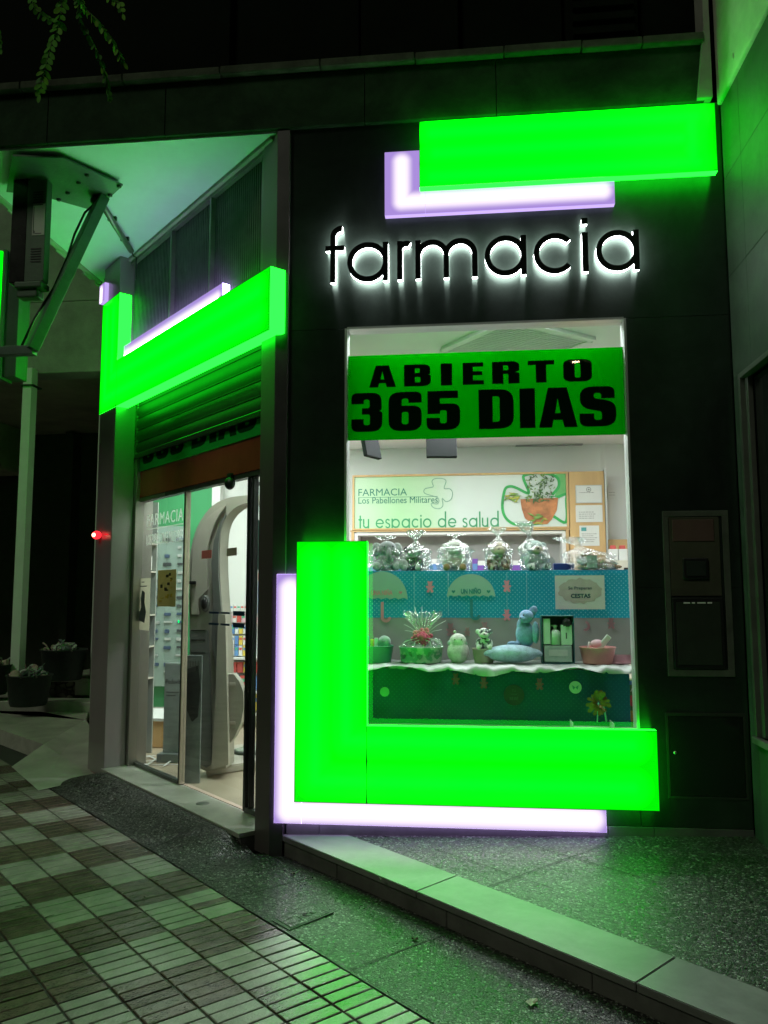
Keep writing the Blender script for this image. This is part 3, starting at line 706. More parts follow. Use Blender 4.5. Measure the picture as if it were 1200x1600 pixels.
# a neighbour's vertical green sign at the left edge
T4 = thing('neighbour_light_sign', 'narrow vertical green light box cut by the left edge of view', 'light box', (-3.35, 6.0, 3.0))
pa = onY(-160, 400, 6.4); pb = onY(-5, 560, 6.4)
bm = bmn(); bx(bm, pa.x, pb.x, 6.4, 6.55, pb.z, pa.z, bev=.003); obj('green_light_box', bm, emit('neighbour_green', GRN, 2.6), T4)
bm = bmn(); pc = onY(20, 590, 6.4); bx(bm, pb.x+.002, pb.x+.03, 6.41, 6.6, pc.z, pa.z+.02, bev=.004); bx(bm, pb.x+.034, pc.x, 6.44, 6.62, pc.z+.02, pa.z+.01, bev=.004)
bx(bm, pa.x, pb.x, 6.41, 6.6, pb.z-.10, pb.z-.004, bev=.004)
obj('sign_frame', bm, mat('dull_frame_paint', (.10, .14, .11), .6), T4)

# halo-lit lettering
LT = thing('halo_lettering', 'black word farmacia standing off the wall with white light behind', 'sign', (0, YF, 3.5))
ML = mat('black_letter_face', (.010, .011, .013), .22, .0, var=.1)
MW = emit('white_halo', (.96, .98, 1.0), 20.0)
def cx(v): return onY(440+v/1.5789, 400, YF-.055).x
zb, zx = 3.405, 3.648; hh = zx-zb; ro = hh/2; st = .033
cxx = {}
def letter(ch, a, b):
    x0, x1 = cx(a), cx(b); parts = []
    if ch in 'ac':
        r = hh/2+.004; c = x0+r; zc = (zb+zx)/2
        if ch == 'a': parts = [('arc', c, zc, r, r-st, 0, 360), ('bar', x1-st, x1, zb, zx)]
        else: parts = [('arc', c, zc, r, r-st, 42, 318)]
        if ch == 'a': parts[0] = ('arc', c, zc, r, r-st, 0, 360, (x1-x0)/(2*r))
        if ch == 'a': parts[0] = ('arc', (x0+x1)/2, zc, r, r-st, 0, 360, (x1-x0)/(2*r))
    if ch == 'r': parts = [('bar', x0, x0+st, zb, zx), ('arc', x0+.056, zx-.056, .056, .056-st, 58, 172)]
    if ch == 'm':
        w2 = (x1-x0-st)/2; r = (w2+st)/2; parts = [('bar', x0, x0+st, zb, zx)]
        for k in (0, 1):
            c = x0+st/2+w2*(k+.5); parts += [('arc', c, zx-r, r, r-st, 0, 180), ('bar', c+r-st, c+r, zb, zx-r)]
    if ch == 'i': parts = [('bar', x0, x1, zb, zx), ('bar', x0, x1, zx+.052, zx+.088)]
    if ch == 'f':
        sx0 = cx(120); parts = [('bar', sx0, sx0+st, zb, zx+.045), ('bar', x0, x1-.008, zx-.040, zx-.010), ('arc', sx0+.072, zx+.045, .072, .072-st, 88, 180)]
    return parts
for ch, a, b in (('f', 108, 158), ('a', 162, 263), ('r', 285, 315), ('m', 330, 483), ('a', 501, 604), ('c', 622, 722), ('i', 742, 757), ('a', 776, 883)):
    bm = bmn(); b2 = bmn()
    for q, p in enumerate(letter(ch, a, b)):
        e = q*.0012
        if p[0] == 'bar':
            bx(bm, p[1], p[2], YF-.057-e, YF-.047, p[3], p[4]); bx(b2, p[1]+.0015, p[2]-.0015, YF-.046+e, YF-.018+e, p[3]+.0015, p[4]-.0015)
        else:
            sxx = p[7] if len(p) > 7 else 1.0
            arc(bm, p[1], p[2], p[3], p[4], p[5], p[6], YF-.057-e, YF-.047, sx=sxx, n=64)
            arc(b2, p[1], p[2], p[3]-.0015, p[4]+.0015, p[5], p[6], YF-.046+e, YF-.018+e, sx=sxx, n=64)
    L = obj('letter', bm, ML, LT); obj('halo_back', b2, MW, L)

# ================================================================== INTERIOR
bm = bmn(); IC = 3.20; IY = 9.2
slab(bm, [tuple(Dp(.15, .17, 0).xy), tuple(Dp(2.52, .17, 0).xy), (-4.40, IY), (2.3, IY), (2.3, YF+.11), (-1.0, YF+.11)], .06, .098)
obj('shop_floor', bm, M_floor, B)
bm = bmn(); slab(bm, [tuple(Dp(.05, .17, 0).xy), tuple(Dp(2.75, .17, 0).xy), (-4.40, IY), (2.3, IY), (2.3, YF+.11), (-1.0, YF+.11)], IC, IC+.1)
obj('shop_ceiling', bm, M_white, B)
bm = bmn(); bx(bm, -3.02, 2.4, IY, IY+.1, .06, IC+.05); bx(bm, 2.25, 2.35, YF+.12, IY-.002, .06, IC+.05)
slab(bm, [(-3.13, 6.80), (-3.24, 6.80), (-4.98, IY+1.0), (-4.86, IY+1.0)], .0, 4.42); bx(bm, -3.0, -2.9, IY-.14, IY-.002, .098, IC-.002)
obj('inner_wall', bm, M_white, B)
bm = bmn(); bx(bm, -4.38, -3.022, IY, IY+.1, .06, IC+.05)
obj('inner_wall', bm, M_ggreen, B, 'green painted inner wall seen through the entrance')
bm = bmn(); bx(bm, -4.36, -3.03, IY-.014, IY-.002, .10, .20)
obj('skirting', bm, M_white, B)
# left partition inside (greyish stone pilaster with skirting)
# light panels in the ceiling
def ceil_lamp(x, y, sx, sy, e, lab):
    t = thing('ceiling_light', lab, 'ceiling light', (x, y, IC))
    bm = bmn(); bx(bm, x-sx/2, x+sx/2, y-sy/2, y+sy/2, IC-.012, IC-.001); obj('diffuser', bm, emit('led_panel', (.98, 1, .96), 3.0), t)
    ld = bpy.data.lights.new('panel_light', 'AREA'); ld.shape = 'RECTANGLE'; ld.size = sx; ld.size_y = sy; ld.energy = e; ld.color = (.95, .98, 1)
    lo = bpy.data.objects.new('panel_light', ld); COL.objects.link(lo); lo.parent = t; lo.location = (0, 0, -.02)
ceil_lamp(.2, 6.5, 1.5, .3, 95, 'long ceiling light above the counter, deep inside the shop')
ceil_lamp(-1.9, 7.4, 1.2, .3, 74, 'long ceiling light inside, behind the grey arched machine')
ceil_lamp(-3.15, 8.3, .5, .5, 22, 'square ceiling light in front of the green inner wall')
ceil_lamp(1.7, 6.2, .5, .5, 10, 'square ceiling light in the right corner of the shop')
ceil_lamp(.10, 4.90, 1.5, .07, 30, 'narrow added light hidden just inside the top of the shop window')  # unseen strip added to light the toys from the front
ceil_lamp(-1.95, 5.88, .3, .2, 46, 'small ceiling light just inside the entrance')
# ceiling cassette
AC = thing('ceiling_vent', 'square slatted air conditioning grille in the shop ceiling above the banner', 'air vent', (.35, 5.4, IC))
bm = bmn(); MR = Matrix.Translation((.33, 5.36, IC-.012)) @ Matrix.Rotation(R_(38), 4, 'Z')
for a in (-1, 1):
    bx(bm, -.36, .36, a*.36-.025, a*.36+.025, -.012, .01, MR); bx(bm, a*.36-.025, a*.36+.025, -.333, .333, -.012, .01, MR)
obj('frame', bm, M_white, AC)
bm = bmn()
for k in range(22): bx(bm, -.33, .33, -.32+k*.03, -.308+k*.03, -.008, .004, MR @ Matrix.Rotation(0, 4, 'Z'))
bx(bm, -.006, .006, -.33, .33, -.0105, -.0085, MR)
obj('slat', bm, M_white, AC); bm = bmn(); bx(bm, -.33, .33, -.33, .33, .006, .009, MR); obj('backing', bm, mat('vent_shadow', (.12, .13, .12), .8), AC)
bm = bmn(); a = onZ(806, 695, IC); bx(bm, a.x, a.x+.75, a.y, a.y+.12, IC-.012, IC-.002)
tag(obj('ceiling_vent', bm, mat('vent_grey', (.35, .36, .35), .5)), 'thin slot vent in the ceiling below the banner', 'air vent')
# hanging black screens
for (qx, qy, wd, lab, rz) in ((690, 700, .25, 'black monitor hanging from the shop ceiling below the banner centre', .1), (580, 700, .22, 'slanted black monitor hanging at the upper left of the shop window', 1.1)):
    c = onY(qx, qy, 6.5); t = thing('hanging_screen', lab, 'screen', (c.x, c.y, c.z))
    M_ = Matrix.Translation(c) @ Matrix.Rotation(rz, 4, 'Z') @ Matrix.Rotation(R_(-12), 4, 'X')
    bm = bmn(); bx(bm, -wd/2, wd/2, -.02, .02, -.085, .16, M_, bev=.006); obj('screen', bm, mat('screen_black', (.02, .022, .022), .85, spec=.1), t)
    bm = bmn(); tube(bm, [(c.x, c.y+.04, c.z+.1), (c.x, c.y+.04, IC)], .018); obj('pole', bm, M_black, t)

# back cabinet: wall graphic, niche and wooden panels
CY = 8.9
CB = thing('wall_cabinet', 'white recessed shelving unit with beech edges behind the counter', 'cabinet', (0, CY, .1))
zn = onY(700, 828, CY).z
xa = onY(549, 800, CY).x; xb = onY(888, 800, CY).x
bm = bmn()
bx(bm, xa, xa+.03, CY, IY-.01, .1, zn); bx(bm, xb-.03, xb, CY, IY-.01, .1, zn)
bx(bm, xa-.01, xb+.01, CY-.006, CY+.02, zn-.012, zn+.006)
obj('side', bm, M_wood, CB)
bm = bmn(); bx(bm, xa+.032, xa+.07, CY+.02, IY-.01, .1, zn-.02); bx(bm, xb-.07, xb-.032, CY+.02, IY-.01, .1, zn-.02); bx(bm, xa+.07, xb-.07, CY+.02, IY-.01, zn-.05, zn-.02)
obj('lining', bm, M_white, CB)
bm = bmn(); bx(bm, xa+.07, xb-.07, IY-.03, IY-.01, .1, zn-.05); obj('back', bm, mat('grey_back_panel', (.34, .33, .31), .6), CB)
for zz in (1.30, 1.62):
    bm = bmn(); bx(bm, xa+.07, xb-.07, CY+.03, IY-.03, zz-.02, zz); obj('shelf', bm, M_white, CB)
pals = [((.75, .76, .74), 'white'), ((.20, .08, .42), 'purple'), ((.62, .10, .09), 'red'), ((.75, .56, .10), 'yellow'), ((.12, .26, .55), 'blue'), ((.10, .42, .25), 'green'), ((.70, .45, .52), 'pink')]
Mb = {nm: mat('box_'+nm, c, .55, var=.06) for c, nm in pals}
random.seed(11)
def product(x, y, z, sx, sy, sz, nm, lab, grp, stripe='blue', face=0.0):
    t = thing('product_box', lab, 'box', (x, y, z), grp)
    bm = bmn(); bx(bm, x-sx/2, x+sx/2, y, y+sy, z, z+sz, bev=.001); obj('carton', bm, Mb[nm], t)
    bm = bmn(); bx(bm, x-sx/2+.004, x+sx/2-.004, y-.001, y-.0002, z+sz*.55, z+sz*.8); obj('stripe', bm, Mb[stripe], t)
seq = [(-1.10, 'white', .16, .20), (-.93, 'red', .05, .13), (-.86, 'pink', .07, .16), (-.76, 'white', .10, .18), (-.62, 'white', .14, .22), (-.46, 'blue', .06, .12), (-.33, 'white', .20, .24), (-.08, 'white', .13, .24), (.06, 'purple', .05, .24), (.14, 'white', .10, .22), (.26, 'purple', .10, .24), (.46, 'white', .18, .22), (.62, 'red', .06, .12), (.72, 'white', .10, .14)]
seq = [(x, nm, a*1.25, b*1.15) for x, nm, a, b in seq]
for i, (x, nm, sx_, sz_) in enumerate(seq):
    nb = seq[i-1][1] if i else 'cabinet side'
    product(x, CY+.06, 1.62, sx_, .1, sz_, nm, '%s carton on the niche shelf, %s from the left' % (nm, ['one', 'two', 'three', 'four', 'five', 'six', 'seven', 'eight', 'nine', 'ten', 'eleven', 'twelve', 'thirteen', 'fourteen'][i]), 'medicine cartons on the niche shelf', 'purple' if nm == 'white' and i > 6 else 'blue')
# a clear dome scale and white machine at the right of the niche
DM = thing('clear_dome', 'clear rounded plastic case standing on the niche shelf at the right', 'display case', (.93, CY+.1, 1.62))
bm = bmn(); lathe(bm, [(.13, 0), (.135, .1), (.12, .2), (.08, .27), (.001, .30)], (.84, CY+.14, 1.64), 24); obj('dome', bm, glass('dome_glass', (.8, .85, .85), 1.6, .05), DM)
bm = bmn(); bx(bm, .70, .98, CY+.03, CY+.25, 1.621, 1.65, bev=.004); ell(bm, (.84, CY+.14, 1.72), (.05, .05, .06)); obj('base', bm, M_white, DM)

# printed graphic above the niche
GP = thing('wall_graphic', 'framed green and white pharmacy graphic reading tu espacio de salud', 'picture', (0, CY, 2.3))
gx0, gz1_ = onY(551, 741, CY)[0], onY(551, 743, CY)[2]; gx1 = onY(887, 737, CY)[0]; gz0_ = zn+.008
bm = bmn(); fwd = .022
bx(bm, gx0, gx1, CY-.02, CY+.03, gz1_-fwd, gz1_); bx(bm, gx0, gx1, CY-.02, CY+.03, gz0_, gz0_+fwd*.7)
bx(bm, gx0, gx0+fwd, CY-.0195, CY+.03, gz0_+fwd*.7, gz1_-fwd); bx(bm, gx1-fwd, gx1, CY-.0195, CY+.03, gz0_+fwd*.7, gz1_-fwd)
obj('picture_frame', bm, M_wood, GP)
# panel with a printed two-tone green
mg, t, b_ = base('graphic_print'); tc = nd(t, 'ShaderNodeTexCoord'); sp = nd(t, 'ShaderNodeSeparateXYZ'); t.links.new(tc.outputs['Object'], sp.inputs[0])
cr = nd(t, 'ShaderNodeValToRGB'); mr = nd(t, 'ShaderNodeMapRange'); mr.inputs[1].default_value = gx0; mr.inputs[2].default_value = gx1
t.links.new(sp.outputs[0], mr.inputs[0]); e = cr.color_ramp.elements
e[0].color = (.52, .72, .48, 1); e[1].color = (.68, .76, .70, 1); e[1].position = .5; x = e.new(.22); x.color = (.42, .68, .38, 1); x = e.new(.36); x.color = (.50, .72, .46, 1)
t.links.new(mr.outputs[0], cr.inputs[0]); t.links.new(cr.outputs[0], b_.inputs['Base Color']); b_.inputs['Roughness'].default_value = .4
bm = bmn(); bx(bm, gx0+fwd, gx1-fwd, CY, CY+.02, gz0_+fwd*.7, gz1_-fwd); obj('print', bm, mg, GP)
Mt = mat('green_print', (.05, .33, .14), .5, var=.03); Mt2 = mat('teal_print', (.04, .22, .15), .5, var=.03)
def cp(px, py): p = onY(px, py, CY-.002); return p.x, p.z
bm = bmn()
x, z = cp(560, 775); text_bm(bm, 'FARMACIA', x, z, .115, y=CY-.003, width=cp(636, 775)[0]-x)
x, z = cp(560, 787); text_bm(bm, 'Los Pabellones Militares', x, z, .105, y=CY-.003, width=cp(684, 787)[0]-x)
x, z = cp(560, 777); x2, _ = cp(684, 777); bx(bm, x, x2, CY-.0035, CY-.001, z-.006, z-.002)
obj('lettering', bm, Mt2, GP)
# thin geometric letters for the slogan
bm = bmn(); zl = gz0_+fwd*.7+.004; xh = .105; sw = .017
def sl(px): return cp(px, 810)[0]
def bar(x0, x1, z0, z1, e=0): bx(bm, x0, x1, CY-.004-e, CY-.001, z0, z1)
def ring(x0, x1, a0=0, a1=360): arc(bm, (x0+x1)/2, zl+xh/2, xh/2, xh/2-sw, a0, a1, CY-.0035, CY-.001, sx=(x1-x0)/xh, n=32)
cur = sl(560)
def adv(ch):
    global cur
    x = cur; W_ = xh*.95
    if ch == ' ': cur += .055; return
    if ch == 't': bar(x+.014, x+.014+sw, zl, zl+xh+.04); bar(x, x+.045, zl+xh-sw, zl+xh, .001); cur += .055; return
    if ch == 'i': bar(x, x+sw, zl, zl+xh); bar(x, x+sw, zl+xh+.02, zl+xh+.038); cur += .032; return
    if ch == 'l': bar(x, x+sw, zl, zl+xh+.07); cur += .032; return
    if ch == 'u': bar(x, x+sw, zl+.04, zl+xh); bar(x+W_*.75-sw, x+W_*.75, zl, zl+xh, .0012); arc(bm, x+W_*.375, zl+W_*.375, W_*.375, W_*.375-sw, 180, 360, CY-.0035, CY-.001, n=20); cur += W_*.75+.022; return
    if ch == 's': arc(bm, x+.026, zl+xh-.028, .028, .028-sw*.9, 20, 270, CY-.0035, CY-.001, n=20); arc(bm, x+.026, zl+.028+.0, .028+.003, .031-sw*.9, -160, 90, CY-.0042, CY-.001, n=20); cur += .072; return
    if ch == 'e': ring(x, x+W_, 0, 325); bar(x+sw*.6, x+W_-sw*.5, zl+xh/2-sw*.4, zl+xh/2+sw*.4, .001); cur += W_+.018; return
    if ch == 'c': ring(x, x+W_*.92, 42, 318); cur += W_*.86+.016; return
    ring(x, x+W_)
    if ch == 'a': bar(x+W_-sw, x+W_, zl, zl+xh, .001)
    if ch == 'd': bar(x+W_-sw, x+W_, zl, zl+xh+.075, .001)
    if ch == 'p': bar(x, x+sw, zl, zl+xh, .001)
    cur += W_+.020
for ch in 'tu espacio de salud': adv(ch)
sc_ = (sl(782)-sl(560))/(cur-sl(560)); x0_ = sl(560)
for v in bm.verts: v.co.x = x0_+(v.co.x-x0_)*sc_
obj('slogan', bm, Mt, GP)
# clover outlines
def closed_tube(pts, r, M=None):
    n = len(pts); out = []
    for i in range(n):
        p0, p1, p2, p3 = [Vector(pts[(i+k-1) % n]) for k in range(4)]
        for j in range(5):
            u = j/5; out.append(.5*((2*p1)+(-p0+p2)*u+(2*p0-5*p1+4*p2-p3)*u*u+(-p0+3*p1-3*p2+p3)*u**3))
    out.append(out[0]); return out
def stroke(bm, pts, wd, y0, y1):
    for i in range(len(pts)-1):
        a, b = pts[i], pts[i+1]; d = (b-a)
        if d.length < 1e-6: continue
        d.normalize(); nn = Vector((-d.y, d.x))*wd/2; e = (i % 2)*.0004
        t = [(p.x, p.y) for p in (a-nn-d*wd*.15, b-nn+d*wd*.15, b+nn+d*wd*.15, a+nn-d*wd*.15)]; prism(bm, t, y0-e, y1)
bm = bmn()
c1 = [cp(*p) for p in [(664, 771), (664, 764), (672, 762), (677, 760), (675, 752), (680, 748), (692, 748), (697, 752), (694, 763), (703, 764), (707, 770), (705, 780), (697, 784), (691, 779), (692, 790), (686, 795), (677, 793), (674, 787), (684, 787), (684, 778)]]
stroke(bm, closed_tube(c1, 0), .008, CY-.0065, CY-.005); obj('clover_outline', bm, mat('grey_green_print', (.22, .42, .30), .5), GP)
bm = bmn()
c2 = [cp(*p) for p in [(785, 786), (789, 765), (797, 760), (808, 763), (822, 770), (826, 768), (818, 748), (822, 742), (845, 739), (869, 745), (873, 760), (862, 775), (870, 777), (885, 772), (885, 782), (884, 816), (862, 806), (850, 816), (812, 820), (796, 815), (787, 803)]]
stroke(bm, closed_tube(c2, 0), .030, CY-.0075, CY-.005); obj('clover_outline', bm, mat('vivid_green_print', (.04, .42, .10), .5), GP)
bm = bmn(); prism(bm, [cp(*p) for p in [(868, 741), (885, 739), (885, 772), (866, 776), (874, 758)]], CY-.003, CY-.001); obj('green_corner', bm, mat('mid_green_print', (.16, .50, .16), .5), GP)
bm = bmn(); prism(bm, [cp(*p) for p in [(813, 780), (872, 778), (870, 797), (862, 812), (855, 819), (832, 819), (820, 810), (815, 795)]], CY-.010, CY-.006)
obj('printed_pot', bm, mat('terracotta_print', (.50, .19, .07), .5, var=.4, scale=9), GP)
bm = bmn(); random.seed(5)
for k in range(150):
    px = random.gauss(843, 13); py = random.uniform(742, 784)
    if not 822 < px < 868: continue
    x, z = cp(px, py); a = random.uniform(0, 3.1); l = random.uniform(.012, .034); ww = random.uniform(.004, .009)
    d = Vector((math.cos(a), math.sin(a))); q = Vector((-d.y, d.x))*ww; c = Vector((x, z)); mi = random.choice((0, 0, 1, 2, 0))
    prism(bm, [tuple(c-d*l), tuple(c+q), tuple(c+d*l), tuple(c-q)], CY-.013-.00006*k, CY-.008, mi=mi)
for k in range(26):
    px, py = random.choice(((800+random.uniform(-10, 12), 777+random.uniform(-6, 6)), (845+random.uniform(-16, 18), 812+random.uniform(-8, 6))))
    x, z = cp(px, py); a = random.uniform(-.7, .9); l = random.uniform(.03, .06); ww = .010
    d = Vector((math.cos(a), math.sin(a))); q = Vector((-d.y, d.x))*ww; c = Vector((x, z))
    prism(bm, [tuple(c-d*l), tuple(c+q), tuple(c+d*l), tuple(c-q)], CY-.0245-.0001*k, CY-.011, mi=random.choice((2, 3)))
obj('printed_plant', bm, [mat('leaf_print', (.08, .17, .06), .6), mat('flower_print', (.75, .76, .74), .6), mat('light_leaf_print', (.20, .36, .08), .6), mat('yellow_leaf_print', (.45, .45, .08), .6)], GP)
# beech panel to the right with papers
WP = thing('wooden_wall_panel', 'beech wall panel right of the pharmacy graphic', 'wall panel', (1.3, CY, 0))
bm = bmn(); wx0 = xb+.012; wx1 = onY(945, 800, CY).x; wz1 = onY(900, 737, CY).z; bx(bm, wx0, wx1, CY-.01, IY-.005, .1, wz1)
obj('panel', bm, M_wood, WP)
bm = bmn(); bx(bm, wx1+.004, wx1+.02, CY-.03, CY+.1, .1, wz1+.02); obj('edge_strip', bm, M_frame, WP)
bm = bmn(); q0 = onY(948, 842, CY); q1 = onY(1000, 868, CY); bx(bm, wx1+.03, q1.x, CY+.1, CY+.15, q1.z, q0.z); obj('band', bm, M_wood, WP)
def sheet(px0, py0, px1, py1, y, lab, lines, head=None, frame=False, cat='notice'):
    a = onY(px0, py1, y); b = onY(px1, py0, y)
    t = thing('paper_notice', lab, cat, ((a.x+b.x)/2, y, a.z))
    bm = bmn(); bx(bm, a.x, b.x, y, y+.003, a.z, b.z); obj('paper', bm, M_paper, t)
    bm = bmn(); w_ = b.x-a.x; h_ = b.z-a.z
    for i in range(lines):
        zz = b.z-h_*(.42+.48*i/max(1, lines)); ln = random.uniform(.55, .8)*w_; xs = a.x+w_*.12
        while xs < a.x+ln+w_*.06:
            l = random.uniform(.008, .03); bx(bm, xs, min(xs+l, b.x-.01), y-.0008, y-.0002, zz, zz+.0045); xs += l+.007
    if head == 'ring':
        arc(bm, (a.x+b.x)/2, b.z-h_*.22, .026, .021, 0, 360, y-.001, y-.0002, n=20); bx(bm, (a.x+b.x)/2-.008, (a.x+b.x)/2+.008, y-.001, y-.0002, b.z-h_*.26, b.z-h_*.18)
    obj('print', bm, M_ink, t)
    if head == 'teal':
        bm = bmn(); bx(bm, a.x+.02, a.x+.075, y-.001, y-.0002, b.z-.06, b.z-.02); obj('logo', bm, mat('teal_logo', (.08, .34, .33), .5), t)
    if frame:
        bm = bmn()
        for q in ((a.x-.008, a.x, a.z-.008, b.z+.008), (b.x, b.x+.008, a.z-.008, b.z+.008), (a.x, b.x, a.z-.008, a.z), (a.x, b.x, b.z, b.z+.008)): bx(bm, q[0], q[1], y-.006, y+.004, q[2], q[3])
        obj('frame', bm, M_frame, t)
sheet(901, 759, 939, 785, CY-.016, 'framed white certificate with round seal, topmost on the beech panel', 1, 'ring', True)
sheet(900, 789, 941, 816, CY-.016, 'white printed sheet in the middle of the beech panel', 4)
sheet(906, 821, 936, 853, CY-.016, 'white letter with teal logo, lowest on the beech panel', 5, 'teal')
sheet(950, 762, 963, 780, IY-.02, 'small white notice on the far right wall beside the beech panel', 2)
# white radiator/cupboard with baskets beyond at the right
CU = thing('white_cupboard', 'white cupboard with a small black latch at the right end of the shop', 'cupboard', (1.75, 8.3, .1))
bm = bmn(); a = onY(946, 868, 8.6); bx(bm, a.x, 2.2, 8.6, 9.0, .1, a.z-.05, bev=.006); obj('body', bm, mat('cream_laminate', (.60, .57, .48), .5, var=.06), CU)
bm = bmn(); q = onY(978, 893, 8.6); bx(bm, q.x-.02, q.x+.02, 8.585, 8.6, q.z-.05, q.z+.04); obj('latch', bm, M_black, CU)
for i, px in enumerate((963, 978)):
    q = onY(px, 872, 8.5); t = thing('paper_bag', 'small white bag with red top, %s of the pair on the cupboard' % ('left' if i == 0 else 'right'), 'bag', (q.x, 8.68, a.z-.05))
    bm = bmn(); bx(bm, q.x-.045, q.x+.045, 8.64, 8.72, a.z-.05, a.z+.07, bev=.006); obj('body', bm, M_paper, t)
    bm = bmn(); bx(bm, q.x-.03, q.x+.03, 8.66, 8.70, a.z+.07, a.z+.11, bev=.006); obj('top', bm, Mb['red'], t)

# ---------------- window display stand
DY = 5.66
DS = thing('display_stand', 'tiered window display stand draped in teal dotted paper and white film', 'display stand', (.05, DY, .1))
def dot_mat(name, c, dot, s=46):
    m, t, b = base(name); tc = nd(t, 'ShaderNodeTexCoord'); mp = nd(t, 'ShaderNodeMapping'); mp.inputs['Rotation'].default_value = (0, R_(45), 0)
    t.links.new(tc.outputs['Object'], mp.inputs[0])
    vs = nd(t, 'ShaderNodeVectorMath', operation='SCALE'); vs.inputs['Scale'].default_value = s; t.links.new(mp.outputs[0], vs.inputs[0])
    fr = nd(t, 'ShaderNodeVectorMath', operation='FRACTION'); t.links.new(vs.outputs[0], fr.inputs[0])
    sp = nd(t, 'ShaderNodeSeparateXYZ'); t.links.new(fr.outputs[0], sp.inputs[0]); cb = nd(t, 'ShaderNodeCombineXYZ'); cb.inputs[1].default_value = .5
    t.links.new(sp.outputs[0], cb.inputs[0]); t.links.new(sp.outputs[2], cb.inputs[2])
    ds = nd(t, 'ShaderNodeVectorMath', operation='DISTANCE'); ds.inputs[1].default_value = (.5, .5, .5); t.links.new(cb.outputs[0], ds.inputs[0])
    lt = nd(t, 'ShaderNodeMath', operation='LESS_THAN'); lt.inputs[1].default_value = .17; t.links.new(ds.outputs['Value'], lt.inputs[0])
    mx = nd(t, 'ShaderNodeMix', data_type='RGBA'); mx.inputs[6].default_value = c+(1,); mx.inputs[7].default_value = dot+(1,); t.links.new(lt.outputs[0], mx.inputs[0])
    t.links.new(mx.outputs[2], b.inputs['Base Color']); b.inputs['Roughness'].default_value = .45
    nz = nd(t, 'ShaderNodeTexNoise'); nz.inputs['Scale'].default_value = 3.5; t.links.new(tc.outputs['Object'], nz.inputs[0])
    bp = nd(t, 'ShaderNodeBump'); bp.inputs['Strength'].default_value = .5; bp.inputs['Distance'].default_value = .03; t.links.new(nz.outputs['Fac'], bp.inputs['Height']); t.links.new(bp.outputs[0], b.inputs['Normal'])
    # the paper lets some shop light through
    o = [n for n in t.nodes if n.type == 'OUTPUT_MATERIAL'][0]; tl = nd(t, 'ShaderNodeBsdfTranslucent'); t.links.new(mx.outputs[2], tl.inputs[0])
    xs = nd(t, 'ShaderNodeMixShader'); xs.inputs[0].default_value = .45; t.links.new(b.outputs[0], xs.inputs[1]); t.links.new(tl.outputs[0], xs.inputs[2]); t.links.new(xs.outputs[0], o.inputs[0])
    return m
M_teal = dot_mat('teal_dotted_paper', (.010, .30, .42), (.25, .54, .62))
M_teal2 = dot_mat('shaded_teal_paper', (.006, .10, .13), (.018, .15, .18))  # darker copy of the dotted paper, shade put into the colour
ztop = 1.668; zmid = 1.335; zsh = 1.045
dxa_, dxb_ = -.98, onY(985, 930, DY).x
def sheetgrid(bm, x0, x1, z0, z1, y, amp, nx=50, nz=14, fn=None):
    rows = []
    for i in range(nx+1):
        x = x0+(x1-x0)*i/nx; rows.append([bm.verts.new((x, y+amp*math.sin(x*23+j*.35)*math.sin(j*.5+x*9)*.5, z0+(z1-z0)*j/nz)) for j in range(nz+1)])
    for i in range(nx):
        for j in range(nz):
            f = bm.faces.new((rows[i][j], rows[i+1][j], rows[i+1][j+1], rows[i][j+1])); f.smooth = True
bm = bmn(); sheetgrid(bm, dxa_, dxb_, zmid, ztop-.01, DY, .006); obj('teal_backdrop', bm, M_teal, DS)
bm = bmn(); sheetgrid(bm, dxa_, dxb_+.02, zsh, zmid+.004, DY-.006, .012); obj('white_film', bm, vinyl('white_film', (.24, .27, .25), .25), DS)
bm = bmn(); bx(bm, dxa_, dxb_, DY+.01, DY+.30, ztop-.02, ztop, bev=.003); obj('top_shelf', bm, M_teal, DS)
bm = bmn(); FYs = 5.17; xr = onY(993, 1050, FYs).x
NXs = 90; rows = []
for i in range(NXs+1):
    x = -.95+(xr+.95)*i/NXs; drop = .028+.02*math.sin(x*5.3+1)+.012*math.sin(x*17)+.04*max(0, x-.55); wv = .006*math.sin(x*31)+.004*math.sin(x*77)
    rows.append([bm.verts.new(p) for p in ((x, DY-.02, zsh+.004+wv*.4), (x, FYs+.2, zsh+.003+wv*.3), (x, FYs+.02, zsh+.002+wv), (x, FYs+wv, zsh-.012+wv), (x, FYs-.004+wv, zsh-drop*.6), (x, FYs-.006+wv*2, zsh-drop))])
for a, b in zip(rows, rows[1:]):
    for k in range(5): f = bm.faces.new((a[k], b[k], b[k+1], a[k+1])); f.smooth = True
obj('shelf_cloth', bm, mat('white_tissue', (.36, .40, .37), .5, var=.1, scale=8), DS)
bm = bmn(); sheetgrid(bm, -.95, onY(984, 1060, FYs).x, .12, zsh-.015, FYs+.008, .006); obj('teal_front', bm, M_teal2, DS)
bm = bmn(); bx(bm, -.93, .9, FYs+.05, DY-.03, .1, zsh-.02); obj('carcass', bm, mat('chipboard', (.2, .17, .12), .8), DS)
